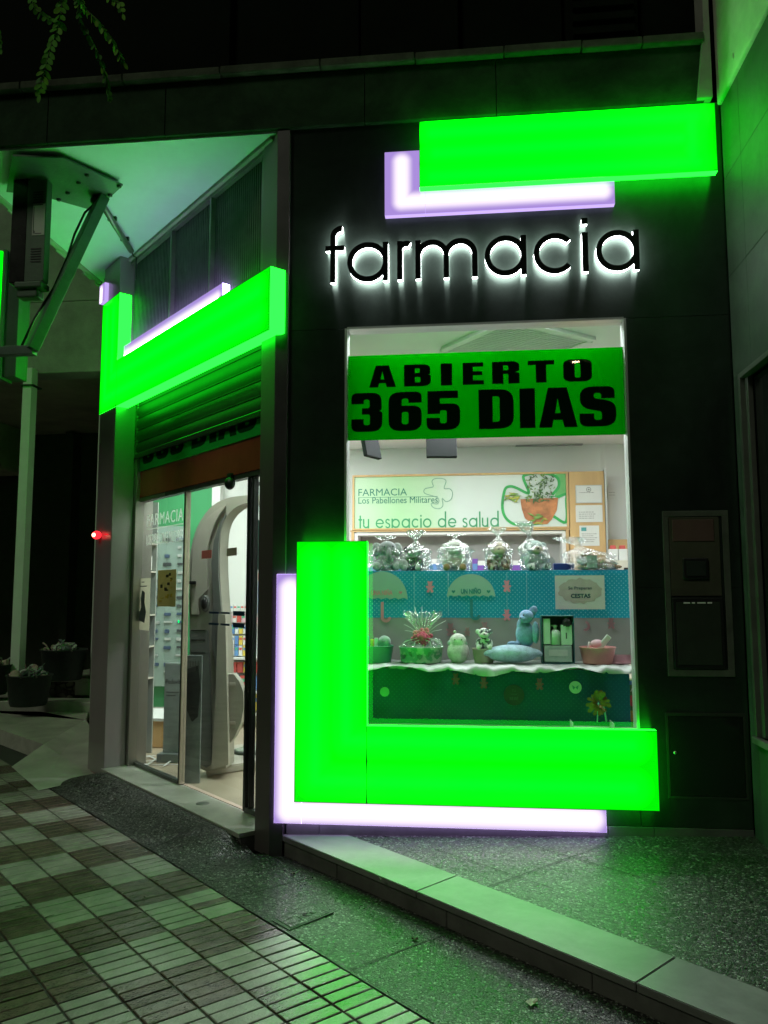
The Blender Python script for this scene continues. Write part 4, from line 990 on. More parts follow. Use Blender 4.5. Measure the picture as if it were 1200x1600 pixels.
# decorations on the backdrop (flat card cut-outs)
Mpk = mat('pink_card', (.72, .24, .32), .7, var=.05); Mgc = mat('pale_grey_card', (.30, .40, .38), .7, var=.05); Mtk = mat('dark_teal_card', (.03, .20, .22), .7)
def D3(px, py, y=DY-.012): p = onY(px, py, y); return p.x, p.z
def umbrella(pxc, pxw, pyt, pyb, word, mcol, lab):
    y = DY-.014; x0, zt = D3(pxc-pxw, pyt, y); x1, zb_ = D3(pxc+pxw, pyb, y); t = thing('card_umbrella', lab, 'decoration', ((x0+x1)/2, y, zb_))
    n = 30; pts = [(x0+(x1-x0)*(.5-.5*math.cos(math.pi*i/n)), zb_+.012+(zt-zb_-.012)*math.sin(math.pi*i/n)) for i in range(n+1)]
    sc = 6
    for s in range(sc):
        for j in range(1, 6):
            u = (s+j/6)/sc; pts.append((x1-(x1-x0)*u, zb_+.012-.016*math.cos(math.pi*(j/6-.5))*-1*.9))
    bm = bmn(); prism(bm, pts, y-.002, y); obj('canopy', bm, Mgc, t)
    bm = bmn(); text_bm(bm, word, (x0+x1)/2, zb_+(zt-zb_)*.22, .045, y=y-.0035, width=(x1-x0)*.42, align='CENTER', bold=.002)
    for sx in (-.33, .33): heart(bm, (x0+x1)/2+(x1-x0)*sx*1.1, zb_+(zt-zb_)*.30, .013, y-.0035)
    obj('lettering', bm, mcol, t)
    return t, (x0+x1)/2, zb_
def heart(bm, x, z, s, y):
    pts = []
    for i in range(20):
        a = 2*math.pi*i/20; pts.append((x+s*1.0*(math.sin(a)**3), z+s*(.8*math.cos(a)-.32*math.cos(2*a)-.12*math.cos(3*a))))
    prism(bm, pts, y-.001, y+.001)
def bear(px, py, s, lab, y=DY-.012):
    x, z = D3(px, py, y); bm = bmn()
    k = 0
    for dx, dz, r in ((0, .55, .34), (-.27, .86, .15), (.27, .86, .15), (0, -.05, .40), (-.48, .12, .17), (.48, .12, .17), (-.30, -.55, .22), (.30, -.55, .22)):
        pts = [(x+s*(dx+r*math.cos(2*math.pi*i/14)), z+s*(dz+r*math.sin(2*math.pi*i/14))) for i in range(14)]
        prism(bm, pts, y-.002-.0003*k, y); k += 1
    tag(obj('card_bear', bm, Mpk), lab, 'decoration', 'pink card bears')
t_, uxc, uzb = umbrella(736, 38, 897, 936, 'UN NIÑO', Mtk, 'grey card umbrella reading UN NIÑO on the teal backdrop')
t2, uxc2, uzb2 = umbrella(597, 40, 893, 940, 'UNA NIÑA', Mpk, 'grey card umbrella reading UNA NIÑA beside the green light box')
for (tt, xx, zz, mm, rr) in ((t_, uxc, uzb, Mtk, .036), (t2, uxc2, uzb2, Mpk, .036)):
    bm = bmn(); arc(bm, xx+rr-.008, zz-.11, rr, rr-.020, 180, 360, DY-.016, DY-.013, n=16); bx(bm, xx-.008, xx+.012, DY-.0165, DY-.013, zz-.11, zz-.002); obj('handle', bm, mm, tt)
bear(672, 918, .046, 'pink card bear between the two card umbrellas'); bear(792, 917, .046, 'pink card bear right of the UN NIÑO umbrella'); bear(792, 962, .044, 'pink card bear below another, left of the gift box')
Mpf = vinyl('pink_behind_film', (.42, .26, .27), .3)
for px, py, s in ((705, 985, .036), (758, 985, .036), (731, 990, .026), (951, 978, .028)):
    pass
def faint(px, py, s, lab):
    x, z = D3(px, py, DY-.022); bm = bmn(); k = 0
    for dx, dz, r in ((0, .55, .34), (-.27, .86, .15), (.27, .86, .15), (0, -.05, .40), (-.48, .12, .17), (.48, .12, .17), (-.30, -.55, .22), (.30, -.55, .22)):
        prism(bm, [(x+s*(dx+r*math.cos(2*math.pi*i/14)), z+s*(dz+r*math.sin(2*math.pi*i/14))) for i in range(14)], DY-.0205-.0003*k, DY-.019); k += 1
    tag(obj('card_bear', bm, Mpf), lab, 'decoration', 'faded pink bears on the white film')
faint(704, 985, .05, 'faded pink bear on white film above the lamb'); faint(757, 983, .05, 'faded pink bear on white film above the spotted toy'); faint(955, 975, .042, 'faded pink bear on white film above the pink bucket'); faint(730, 988, .034, 'small faded pink bear between two larger ones')
bm = bmn(); x, z = D3(914, 978, DY-.02); arc(bm, x, z, .035, .018, -110, 80, DY-.0215, DY-.019, n=16); tag(obj('card_moon', bm, Mpf), 'faded pink crescent moon on white film above the pink bucket', 'decoration')
# hanging threads
for px in (647, 700, 792, 823):
    bm = bmn(); a = D3(px, 894); b = D3(px, 962); tube(bm, [(a[0], DY-.010, a[1]), (b[0]+.002, DY-.010, b[1])], .0009, 4); tag(obj('hanging_thread', bm, M_white), 'thin white thread on the teal backdrop %s' % {647: 'left of the first pink bear', 700: 'by the left edge of the umbrella', 792: 'running through the two stacked pink bears', 823: 'above the blue rabbit'}[px], 'thread', 'threads over the backdrop')
# card 'Se Preparan CESTAS'
sg = thing('card_sign', 'white card reading Se Preparan CESTAS pinned on the teal backdrop', 'sign', (onY(905, 950, DY-.02).x, DY-.02, 1.4))
a = onY(868, 952, DY-.02); b = onY(944, 899, DY-.02)
bm = bmn(); bx(bm, a.x, b.x, DY-.024, DY-.021, a.z, b.z); obj('card', bm, mat('sign_card', (.56, .58, .53), .7, var=.03), sg)
bm = bmn(); n = 36; cxm_, czm = (a.x+b.x)/2, (a.z+b.z)/2+.01
prism(bm, [(cxm_+.145*math.cos(2*math.pi*i/n)*(1+.06*math.sin(i*1.7)), czm+.085*math.sin(2*math.pi*i/n)*(1+.09*math.sin(i*2.3))) for i in range(n)], DY-.0252, DY-.024)
obj('watercolour_blot', bm, mat('beige_blot', (.44, .40, .34), .7, var=.15), sg)
bm = bmn(); x = onY(888, 921, DY-.025); text_bm(bm, 'Se Preparan', x.x, x.z, .03, y=DY-.0262, width=onY(925, 921, DY).x-x.x-.005); x = onY(892, 934, DY-.025); text_bm(bm, 'CESTAS', x.x, x.z, .038, y=DY-.0262, width=onY(923, 934, DY).x-x.x-.005, bold=.0012)
obj('lettering', bm, mat('dark_teal_ink', (.02, .08, .10), .6), sg)
for px, py, lab in ((712, 1062, 'dim red bear low on the dark teal front, left one'), (756, 1068, 'dim red bear low on the dark teal front, beside the black sticker'), (843, 1070, 'dim red bear low on the dark teal front, right of the black sticker')):
    y = FYs-.004; p = onY(px, py, y); bm = bmn(); k = 0
    for dx, dz, r_ in ((0, .55, .34), (-.27, .86, .15), (.27, .86, .15), (0, -.05, .40), (-.48, .12, .17), (.48, .12, .17), (-.30, -.55, .22), (.30, -.55, .22)):
        prism(bm, [(p.x+.04*(dx+r_*math.cos(2*math.pi*i/14)), p.z+.04*(dz+r_*math.sin(2*math.pi*i/14))) for i in range(14)], y-.002-.0003*k, y); k += 1
    tag(obj('card_bear', bm, mat('shaded_pink_card', (.16, .05, .06), .7)), lab, 'decoration', 'dim bears on the lower front')  # pink card darkened, the dimness of the lower front is in the colour
# stickers on the lower front
for px, py, r, m_, lab, wd in ((601, 1081, .030, mat('sage_sticker', (.16, .34, .18), .6), 'faint green round sticker at the left of the lower front', None), (803, 1086, .064, mat('black_sticker', (.012, .012, .012), .5), 'round black sticker with faint grey wording on the lower front', ('TU', 'BEBÉ')), (899, 1074, .038, mat('pale_sticker', (.30, .48, .30), .6), 'pale green round sticker with a butterfly on the lower front', 'b')):
    y = FYs-.006; p = onY(px, py, y); t = thing('round_sticker', lab, 'sticker', (p.x, y, p.z))
    bm = bmn(); prism(bm, [(p.x+r*math.cos(2*math.pi*i/32), p.z+r*math.sin(2*math.pi*i/32)) for i in range(32)], y-.001, y+.0005); obj('disc', bm, m_, t)
    if isinstance(wd, tuple):
        bm = bmn(); text_bm(bm, wd[0], p.x, p.z+.02, .022, y=y-.0025, align='CENTER'); text_bm(bm, wd[1], p.x, p.z-.03, .026, y=y-.0025, align='CENTER'); bx(bm, p.x-.02, p.x+.02, y-.003, y-.0015, p.z+.004, p.z+.007); obj('print', bm, mat('grey_sticker_print', (.06, .08, .07), .6), t)
    if wd == 'b':
        bm = bmn()
        for s_ in (-1, 1): prism(bm, [(p.x, p.z), (p.x+s_*.02, p.z+.014), (p.x+s_*.016, p.z-.004), (p.x+s_*.012, p.z-.014)], y-.0025, y-.001)
        obj('butterfly', bm, Mt2, t)

# ---------------- plush toys
def fur(name, c, var=.25): return mat(name, c, .95, 0, var=var, scale=30, bump=.6, bscale=140, sheen=.3, spec=.1)
F_grey = fur('grey_plush', (.23, .25, .25)); F_lgrey = fur('light_grey_plush', (.42, .44, .43)); F_white = fur('cream_plush', (.62, .62, .56)); F_dark = fur('black_plush', (.03, .03, .03))
F_brown = fur('tan_plush', (.32, .20, .10)); F_beige = fur('beige_plush', (.46, .40, .29)); F_blue = fur('blue_plush', (.20, .34, .52)); F_pblue = fur('pale_blue_plush', (.38, .54, .64)); F_sage = fur('mint_plush', (.36, .46, .42))
def spots(name, a, b, s, wave=False):
    m, t, bb = base(name); tc = nd(t, 'ShaderNodeTexCoord')
    if wave:
        v = nd(t, 'ShaderNodeTexWave'); v.inputs['Scale'].default_value = s; v.inputs['Distortion'].default_value = 5; v.inputs['Detail Scale'].default_value = 2
    else:
        v = nd(t, 'ShaderNodeTexNoise'); v.inputs['Scale'].default_value = s
    t.links.new(tc.outputs['Object'], v.inputs['Vector']); cr = nd(t, 'ShaderNodeValToRGB'); cr.color_ramp.elements[0].position = .47; cr.color_ramp.elements[1].position = .53
    cr.color_ramp.elements[0].color = a+(1,); cr.color_ramp.elements[1].color = b+(1,); t.links.new(v.outputs['Fac'], cr.inputs[0]); t.links.new(cr.outputs[0], bb.inputs['Base Color']); bb.inputs['Roughness'].default_value = .95
    return m
F_gir = spots('giraffe_plush', (.14, .08, .05), (.50, .44, .34), 38); F_tig = spots('striped_plush', (.12, .07, .04), (.42, .28, .15), 26, True); F_spot = spots('spotted_white_plush', (.10, .12, .12), (.62, .66, .62), 34)
M_eye = mat('toy_eye', (.005, .005, .005), .1)
def merge_ball(bm):
    # one continuous surface out of the overlapping rounded volumes
    me = bpy.data.meshes.new('tmp'); bm.to_mesh(me); o = bpy.data.objects.new('tmp', me); COL.objects.link(o)
    md = o.modifiers.new('r', 'REMESH'); md.mode = 'VOXEL'; md.voxel_size = .0055
    ms = o.modifiers.new('s', 'SMOOTH'); ms.iterations = 4; ms.factor = .6
    dg = bpy.context.evaluated_depsgraph_get(); m2 = bpy.data.meshes.new_from_object(o.evaluated_get(dg)); b2 = bmesh.new(); b2.from_mesh(m2)
    bpy.data.objects.remove(o); bpy.data.meshes.remove(me); bpy.data.meshes.remove(m2); bm.free()
    for f in b2.faces: f.smooth = True
    return b2
def toy(name, lab, cat, loc, s, spec, grp='wrapped plush toys on the display top', rz=0.0):
    """spec: list of (part, material, [(x,y,z, rx,ry,rz)...]) in units of s, origin at seat, facing -y"""
    if grp.startswith('wrapped'): s *= 1.22
    t = thing(name, lab, cat, loc, grp); M_ = Matrix.Translation(loc) @ Matrix.Rotation(rz, 4, 'Z')
    for part, m_, els in spec:
        bm = bmn()
        for e in els: ell(bm, (e[0]*s, e[1]*s, e[2]*s), (e[3]*s, e[4]*s, e[5]*s), rot=(e[6] if len(e) > 6 else 0, e[7] if len(e) > 7 else 0, 0), M=M_, sub=3 if e[3]*s > .012 else 2)
        if part in ('body', 'head', 'muzzle', 'ear') and len(els) > 1 and part != 'ear': bm = merge_ball(bm)
        obj(part, bm, m_, t)
    return t
def sitting(body, head, muzzle, ear, paw, ears=((-.30, .86), (.30, .86)), er=(.12, .06, .12), mz=(.20, .12, .14)):
    return [('body', body, [(0, 0, .30, .32, .27, .34), (-.30, -.16, .36, .11, .13, .22, 0, .4), (.30, -.16, .36, .11, .13, .22, 0, -.4), (-.26, -.30, .10, .14, .26, .12), (.26, -.30, .10, .14, .26, .12)]),
            ('head', head, [(0, -.05, .78, .29, .25, .26)]), ('muzzle', muzzle, [(0, -.27, .70)+mz]), ('nose', M_eye, [(0, -.385, .75, .04, .03, .03)]),
            ('ear', ear, [(ears[0][0], 0, ears[0][1])+er]), ('ear', ear, [(ears[1][0], 0, ears[1][1])+er]), ('eye', M_eye, [(-.11, -.27, .84, .028, .02, .03)]), ('eye', M_eye, [(.11, -.27, .84, .028, .02, .03)]),
            ('paw', paw, [(-.27, -.53, .12, .115, .05, .115)]), ('paw', paw, [(.27, -.53, .12, .115, .05, .115)])]
ty = DY+.13
def at(px): return onY(px, 890, ty).x
tE = toy('plush_elephant', 'grey plush elephant in cellophane, leftmost on the display top', 'plush toy', (at(604), ty, ztop), .165,
    [('body', F_grey, [(0, 0, .34, .40, .32, .36), (-.34, -.25, .2, .17, .2, .2), (.30, -.22, .2, .16, .2, .2), (.05, -.3, .5, .1, .1, .25)]), ('head', F_grey, [(.02, -.1, .80, .33, .28, .30), (.05, -.40, .60, .09, .12, .22)]), ('ear', F_lgrey, [(-.36, 0, .78, .20, .06, .26)]), ('ear', F_lgrey, [(.38, 0, .78, .20, .06, .26)]),
     ('eye', M_eye, [(-.12, -.36, .88, .03, .02, .03)]), ('eye', M_eye, [(.2, -.34, .88, .03, .02, .03)]), ('paw', F_lgrey, [(-.40, -.42, .18, .15, .06, .15)]), ('paw', F_lgrey, [(.32, -.42, .17, .14, .06, .14)])], rz=.2)
toy('plush_dog', 'black and white plush dog in cellophane beside the elephant', 'plush toy', (at(647), ty, ztop), .15, sitting(F_dark, F_spot, F_lgrey, F_dark, F_lgrey, mz=(.16, .12, .12)) + [('paw', F_lgrey, [(-.34, -.42, .24, .2, .1, .22)])], rz=-.15)
toy('plush_lamb', 'cream plush lamb with brown paws in cellophane', 'plush toy', (at(711), ty, ztop), .175, sitting(F_white, F_white, F_white, F_white, F_brown, er=(.13, .07, .08)) + [('belly', F_beige, [(0, -.2, .26, .22, .14, .2)])])
toy('plush_giraffe', 'spotted brown plush giraffe in cellophane', 'plush toy', (at(779), ty, ztop), .165, sitting(F_gir, F_gir, F_beige, F_gir, F_gir, er=(.10, .05, .11), mz=(.25, .14, .17)) + [('horn', F_brown, [(-.1, 0, 1.05, .035, .035, .08)]), ('horn', F_brown, [(.1, 0, 1.05, .035, .035, .08)])])
toy('plush_bear', 'grey-green plush bear with beige muzzle in cellophane', 'plush toy', (at(836), ty, ztop), .17, sitting(F_sage, F_sage, F_beige, F_sage, F_spot), rz=.25)
toy('plush_tiger', 'striped plush tiger lying in cellophane at the right end', 'plush toy', (at(925), ty, ztop), .15,
    [('body', F_tig, [(.35, .05, .22, .62, .26, .22), (-.1, 0, .3, .34, .3, .28), (-.3, -.25, .1, .3, .1, .1), (.7, -.1, .12, .3, .16, .12)]), ('head', F_tig, [(-.28, -.08, .48, .32, .26, .30)]), ('muzzle', F_lgrey, [(-.42, -.30, .36, .20, .13, .15)]), ('ear', F_brown, [(-.45, 0, .74, .09, .05, .09)]), ('ear', F_brown, [(-.08, 0, .74, .09, .05, .09)]), ('eye', M_eye, [(-.42, -.33, .54, .035, .02, .035)]), ('eye', M_eye, [(-.2, -.33, .55, .035, .02, .035)]), ('tail', F_tig, [(.95, .1, .14, .2, .07, .07)])])
bm = bmn(); p = onY(925, 876, ty-.12); bx(bm, p.x-.035, p.x+.035, p.y, p.y+.002, ztop+.015, ztop+.10)
tag(obj('toy_card', bm, mat('toy_card', (.32, .42, .38), .6, var=.4, scale=40)), 'pale green picture card leaning on the striped tiger', 'card')
def bag(px, wdt, tie, fan, lab, tilt=0.0, base_z=ztop, y=ty, seed=1):
    wdt *= 1.18; tie *= 1.16; random.seed(seed); x = onY(px, 890, y).x; prof = []
    n = 12
    for i in range(n+1):
        u = i/n; r = wdt*(.98-.12*u) if u < .55 else wdt*(.914*(1-sst((u-.55)/.45))+.11); prof.append((r, tie*u))
    prof += [(wdt*.14, tie+.008), (wdt*.30, tie+fan*.4), (wdt*.50, tie+fan*.8), (wdt*.46, tie+fan)]
    t = bmesh.new(); rows = []
    N = 28; ph = [random.uniform(0, 6.28) for _ in range(8)]
    for k, (r, z) in enumerate(prof):
        row = []
        for j in range(N):
            a = 2*math.pi*j/N; w1 = 1+.10*math.sin(5*a+ph[k % 8])+.07*math.sin(11*a+ph[(k+3) % 8]*2)+random.uniform(-.05, .05)
            if z > tie+.01: w1 += .35*math.sin(7*a)
            row.append(t.verts.new((x+r*w1*math.cos(a)+tilt*z*z*6, y+r*w1*math.sin(a)*.75, base_z+.002+z+random.uniform(-.003, .003))))
        rows.append(row)
    for a, b in zip(rows, rows[1:]):
        for j in range(N): t.faces.new((a[j], a[(j+1) % N], b[(j+1) % N], b[j]))
    bm = bmn(); join(bm, t); o = obj('cellophane_bag', bm, M_cello); tag(o, lab, 'bag', 'cellophane bags around the toys')
bag(602, .10, .19, .035, 'clear crumpled cellophane around the grey elephant', seed=3); bag(650, .095, .19, .075, 'clear cellophane with a tall top knot around the black and white dog', seed=4)
bag(711, .105, .21, .02, 'clear cellophane drawn tight over the cream lamb', seed=5); bag(779, .085, .215, .06, 'clear pointed cellophane around the giraffe', seed=6)
bag(836, .09, .215, .10, 'clear cellophane with a big fanned top around the grey-green bear', tilt=-.10, seed=7); bag(925, .15, .15, .06, 'wide clear cellophane over the lying tiger', tilt=-.5, seed=8)
bm = bmn(); p = onY(880, 885, ty); bx(bm, p.x-.07, p.x+.075, ty-.04, ty+.05, ztop+.001, ztop+.052, bev=.008); tag(obj('storage_box', bm, mat('navy_plastic', (.03, .05, .20), .35)), 'low navy blue box between the bear and the tiger', 'box')

# middle shelf goods
sy = 5.42; zb2 = zsh+.006
def ms(px, y=sy): return onY(px, 1035, y).x
def basket(px, rb, rt_, h, m_, lab, name='gift_basket'):
    t = thing(name, lab, 'basket', (ms(px), sy, zb2)); bm = bmn(); lathe(bm, [(.001, .002), (rb, 0), (rb*1.01, .01), (rt_, h), (rt_*1.03, h+.004), (rt_*1.03, h+.010), (rt_*.96, h+.006), (rb*.96, .012), (.001, .012)], (ms(px), sy, zb2), 32); obj('bucket', bm, m_, t); return t
t = basket(588, .10, .115, .10, mat('green_tub', (.03, .26, .12), .4), 'dark green oval basket at the left end of the middle shelf')
bm = bmn()
for k, (dx, dy, hh_, c) in enumerate(((-.06, 0, .17, 0), (-.03, .02, .15, 1), (0, -.01, .16, 2))): bx(bm, ms(588)+dx-.012, ms(588)+dx+.012, sy+dy-.01, sy+dy+.01, zb2+.05, zb2+hh_, mi=c, bev=.002)
ell(bm, (ms(588)+.055, sy, zb2+.13), (.045, .03, .045), mi=3)
tag(obj('basket_gifts', bm, [Mb['blue'], Mb['yellow'], Mb['white'], F_sage]), 'blue, yellow and grey gifts poking out of the green basket', 'gifts')
mcl = spots('cloud_pattern', (.10, .30, .16), (.34, .44, .32), 24)
t = basket(658, .135, .145, .095, mcl, 'pale green cloud-patterned gift basket with a pink rose')
for k in range(5):
    heart(bm2 := bmn(), ms(658)-.11+k*.055, zb2+.045+.018*(k % 2), .020, sy-.150+.02*abs(k-2)); obj('cloud_motif', bm2, mat('dark_green_motif', (.05, .16, .08), .6), t)
random.seed(9)
t3 = thing('pink_rose', 'bright pink ribbon rose on the cloud-patterned basket', 'flower', (ms(661), sy-.06, zb2+.16))
bm = bmn(); c = Vector((ms(661), sy-.06, zb2+.172))
for k in range(26):
    a = k*2.4; r = .008+.0022*k; ell(bm, (c.x+r*math.cos(a), c.y-.03+.0012*k, c.z+r*math.sin(a)*.8), (.019, .008, .016), rot=(0, a, 0), sub=2)
obj('petals', bm, mat('pink_ribbon', (.75, .07, .20), .4, var=.35, scale=60), t3)
bm = bmn(); tube(bm, [(c.x, c.y+.01, c.z), (c.x, c.y+.04, zb2+.09)], .006); obj('stem', bm, Mb['pink'], t3)
# cellophane fan of the basket: crumpled sheet gathered at the rose
bm = bmn(); N = 60; t = bmesh.new(); rows = []
for rr_, zz_, fr_ in ((.15, .10, 0), (.12, .15, 0), (.025, .185, 0), (.06, .25, .5), (.11, .33, 1)):
    rows.append([t.verts.new((ms(661)+rr_*(1+.25*fr_*math.sin(9*2*math.pi*j/N))*math.cos(2*math.pi*j/N), sy-.0+rr_*.6*math.sin(2*math.pi*j/N)*(1+.3*math.sin(j*1.9)), zb2+zz_+.02*fr_*math.sin(j*2.3))) for j in range(N)])
for a, b in zip(rows, rows[1:]):
    for j_ in range(N): t.faces.new((a[j_], a[(j_+1) % N], b[(j_+1) % N], b[j_]))
join(bm, t); tag(obj('cellophane_wrap', bm, M_cello), 'clear cellophane gathered and fanned above the rose basket', 'wrap')
# pale strands added as painted glints of the cellophane around the rose
bm = bmn(); random.seed(21)
for k in range(11):
    a = R_(20+k*14); p0 = c; L = random.uniform(.12, .22)
    tube(bm, [(c.x+math.cos(a)*.03, c.y-.02, c.z+math.sin(a)*.03), (c.x+math.cos(a)*L*.6, c.y-.03, c.z+math.sin(a)*L*.6+.01), (c.x+math.cos(a)*L, c.y-.02, c.z+math.sin(a)*L)], .0016, 4)
for k in range(4):
    a = R_(200+k*48); tube(bm, [(c.x+math.cos(a)*.03, c.y-.02, c.z+math.sin(a)*.02), (c.x+math.cos(a)*.12, c.y-.05, c.z-.03), (c.x+math.cos(a)*.14, c.y-.05, c.z-.06)], .0022, 4)
tag(obj('glint_strands', bm, mat('pale_glint', (.7, .76, .72), .15)), 'thin pale strands radiating from the pink rose, painted cellophane glints', 'glints')
toy('plush_lamb_small', 'white plush lamb with hood standing on the middle shelf', 'plush toy', (ms(716), sy, zb2), .205,
    [('body', F_white, [(0, 0, .35, .36, .30, .40), (0, -.02, .68, .28, .26, .26)]), ('hood', F_white, [(-.1, 0, .98, .05, .05, .06)]), ('ear', F_sage, [(.24, -.08, .62, .06, .05, .09)]), ('ear', F_sage, [(-.28, -.08, .62, .06, .05, .09)]), ('eye', M_eye, [(-.1, -.25, .74, .02, .02, .025)]), ('eye', M_eye, [(.12, -.25, .74, .02, .02, .025)])], 'plush toys on the middle shelf')
t = basket(756, .062, .075, .085, mat('beige_pot', (.30, .27, .20), .6), 'small beige pot under the spotted plush toy', 'small_pot')
toy('plush_cow', 'small spotted white plush cow sitting in the beige pot', 'plush toy', (ms(757), sy, zb2+.088), .135, sitting(F_spot, F_spot, F_white, F_spot, F_white), 'plush toys on the middle shelf')
t = thing('crescent_cushion', 'pale blue crescent moon cushion lying on the middle shelf', 'cushion', (ms(800), sy, zb2))
bm = bmn(); ell(bm, (ms(800), sy-.03, zb2+.062), (.172, .09, .06)); ell(bm, (ms(765), sy-.05, zb2+.07), (.05, .04, .025), rot=(0, -.2, 0)); ell(bm, (ms(836), sy-.04, zb2+.07), (.05, .04, .025), rot=(0, .3, 0)); bm = merge_ball(bm); obj('cushion', bm, F_pblue, t)
toy('plush_rabbit', 'blue plush rabbit sitting on the crescent cushion', 'plush toy', (ms(822), sy+.02, zb2+.108), .27,
    [('body', F_blue, [(0, 0, .28, .24, .22, .32), (-.30, -.1, .06, .16, .12, .07), (-.05, 0, .5, .16, .15, .2)]), ('head', F_blue, [(.03, -.05, .72, .18, .19, .17), (-.06, -.18, .66, .1, .1, .09)]), ('ear', F_blue, [(.20, 0, .86, .10, .05, .13, 0, .6)]), ('arm', F_blue, [(.24, -.12, .34, .09, .1, .27)]), ('eye', M_eye, [(-.05, -.22, .76, .02, .02, .02)]), ('nose', M_eye, [(-.13, -.27, .69, .018, .015, .015)])], 'plush toys on the middle shelf')
GB = thing('gift_box', 'dark teal open gift box holding white lotion bottles and cartons', 'gift box', (ms(871), sy, zb2))
x0, x1 = ms(846), ms(897); zt = onY(870, 962, sy-.05).z
bm = bmn(); mgt = mat('dark_teal_box', (.015, .09, .10), .5)
bx(bm, x0, x0+.006, sy-.05, sy+.05, zb2, zt); bx(bm, x1-.006, x1, sy-.05, sy+.05, zb2, zt); bx(bm, x0+.006, x1-.006, sy-.05, sy+.05, zt-.006, zt); bx(bm, x0+.006, x1-.006, sy+.044, sy+.05, zb2, zt-.006); bx(bm, x0+.006, x1-.006, sy-.05, sy+.044, zb2, zb2+.006)
obj('case', bm, mgt, GB)
mbt = mat('mint_white_plastic', (.50, .60, .52), .4, var=.05)
W_ = x1-x0
bm = bmn(); bx(bm, x0+.012, x0+.012+W_*.22, sy-.04, sy+.0, zb2+.125, zt-.02, bev=.002); bx(bm, x1-.012-W_*.34, x1-.012, sy-.04, sy+.01, zb2+.12, zt-.06, bev=.002); obj('carton', bm, mbt, GB)
bm = bmn(); cx_ = x0+W_*.44; lathe(bm, [(.001, 0), (.032, 0), (.033, .08), (.024, .095), (.010, .10), (.010, .115), (.014, .118), (.014, .128), (.001, .13)], (cx_, sy-.01, zb2+.12), 20); bx(bm, cx_-.026, cx_, sy-.018, sy-.004, zb2+.24, zb2+.248); obj('pump_bottle', bm, mbt, GB)
bm = bmn(); bx(bm, x0+.015, x1-.015, sy-.045, sy+.02, zb2+.008, zb2+.115, bev=.006); obj('carton', bm, mat('mint_carton', (.34, .44, .38), .4, var=.2, scale=12), GB)
bm = bmn(); ell(bm, (x1-.045, sy-.035, zt-.045), (.03, .02, .028), fuzz=.2); obj('black_bow', bm, M_black, GB)
bm = bmn(); bx(bm, x0+.045, x1-.045, sy-.047, sy-.0455, zb2+.05, zb2+.09); obj('label', bm, mat('pale_label', (.5, .56, .5), .5), GB)
bm = bmn(); bx(bm, x1-.012-W_*.2, x1-.012-W_*.16, sy-.0415, sy-.0405, zb2+.16, zb2+.20); obj('print', bm, M_ink, GB)
t = basket(934, .095, .115, .098, mat('pink_tub', (.52, .22, .20), .45), 'salmon pink bucket at the right end of the middle shelf', 'pink_bucket')
bm = bmn(); xq = ms(934); ell(bm, (xq-.0, sy, zb2+.125), (.045, .03, .03), mi=0); M_ = Matrix.Translation((xq+.045, sy-.01, zb2+.14)) @ Matrix.Rotation(.7, 4, 'Y'); bx(bm, -.018, .018, -.015, .015, -.06, .05, M_, mi=1, bev=.005); tube(bm, [(xq-.06, sy, zb2+.09), (xq-.05, sy, zb2+.14)], .007, mi=2)
tag(obj('bucket_gifts', bm, [Mb['pink'], mbt, M_paper]), 'pink and mint toiletries sticking out of the pink bucket', 'gifts')
bm = bmn(); sheetgrid(bm, ms(952), ms(986), zb2, zb2+.06, sy-.04, .01, 12, 5); bx(bm, ms(952), ms(988), sy-.05, sy+.06, zb2, zb2+.012, bev=.003)
tag(obj('pink_tissue', bm, mat('pink_tissue', (.58, .30, .36), .6)), 'pink tissue paper lying beside the pink bucket', 'tissue paper')
# bow and tray in front below
t = thing('golden_bow', 'crinkled golden foil bow low in the display at the right', 'bow', (onY(935, 1100, 5.05).x, 5.05, .75))
bm = bmn(); random.seed(4); c = onY(935, 1098, 5.03)
for k in range(110):
    a = random.uniform(0, 6.28); e_ = random.uniform(-1.5, 1.5); d = Vector((math.cos(a)*math.cos(e_), math.sin(a)*math.cos(e_)*.5, math.sin(e_))); s = Vector((-d.z, 0, d.x))*.012
    p = c+d*.015; q = c+d*random.uniform(.025, .075); w1 = q-s*.3; poly(bm, [p, q+s, q+d*.012, q-s])
obj('loops', bm, mat('gold_foil', (.16, .09, .012), .5, .2, var=.6, scale=40), t)
bm = bmn(); tube(bm, [(c.x+.03, c.y, c.z-.02), (c.x+.045, c.y, .74)], .006); tube(bm, [(c.x, c.y, c.z), (c.x-.01, c.y, .735)], .004); obj('stem', bm, Mb['green'], t)
a = onY(893, 1137, 5.0); b = onY(957, 1128, 5.0)
bm = bmn(); bx(bm, a.x, b.x, 4.93, 5.08, a.z-.006, a.z, bev=.002); bx(bm, b.x-.004, b.x, 4.93, 5.08, a.z, b.z+.0); bx(bm, a.x, a.x+.004, 4.93, 5.08, a.z, b.z)
tag(obj('clear_tray', bm, mat('pale_plastic', (.35, .45, .38), .3)), 'pale plastic tray on the window ledge below the golden bow', 'tray')
bm = bmn(); bx(bm, WX0-.2, WX1+.3, YF+.10, 5.14, .62, a.z-.012, bev=.004); obj('window_ledge', bm, mat('green_grey_ledge', (.16, .20, .17), .6), B)
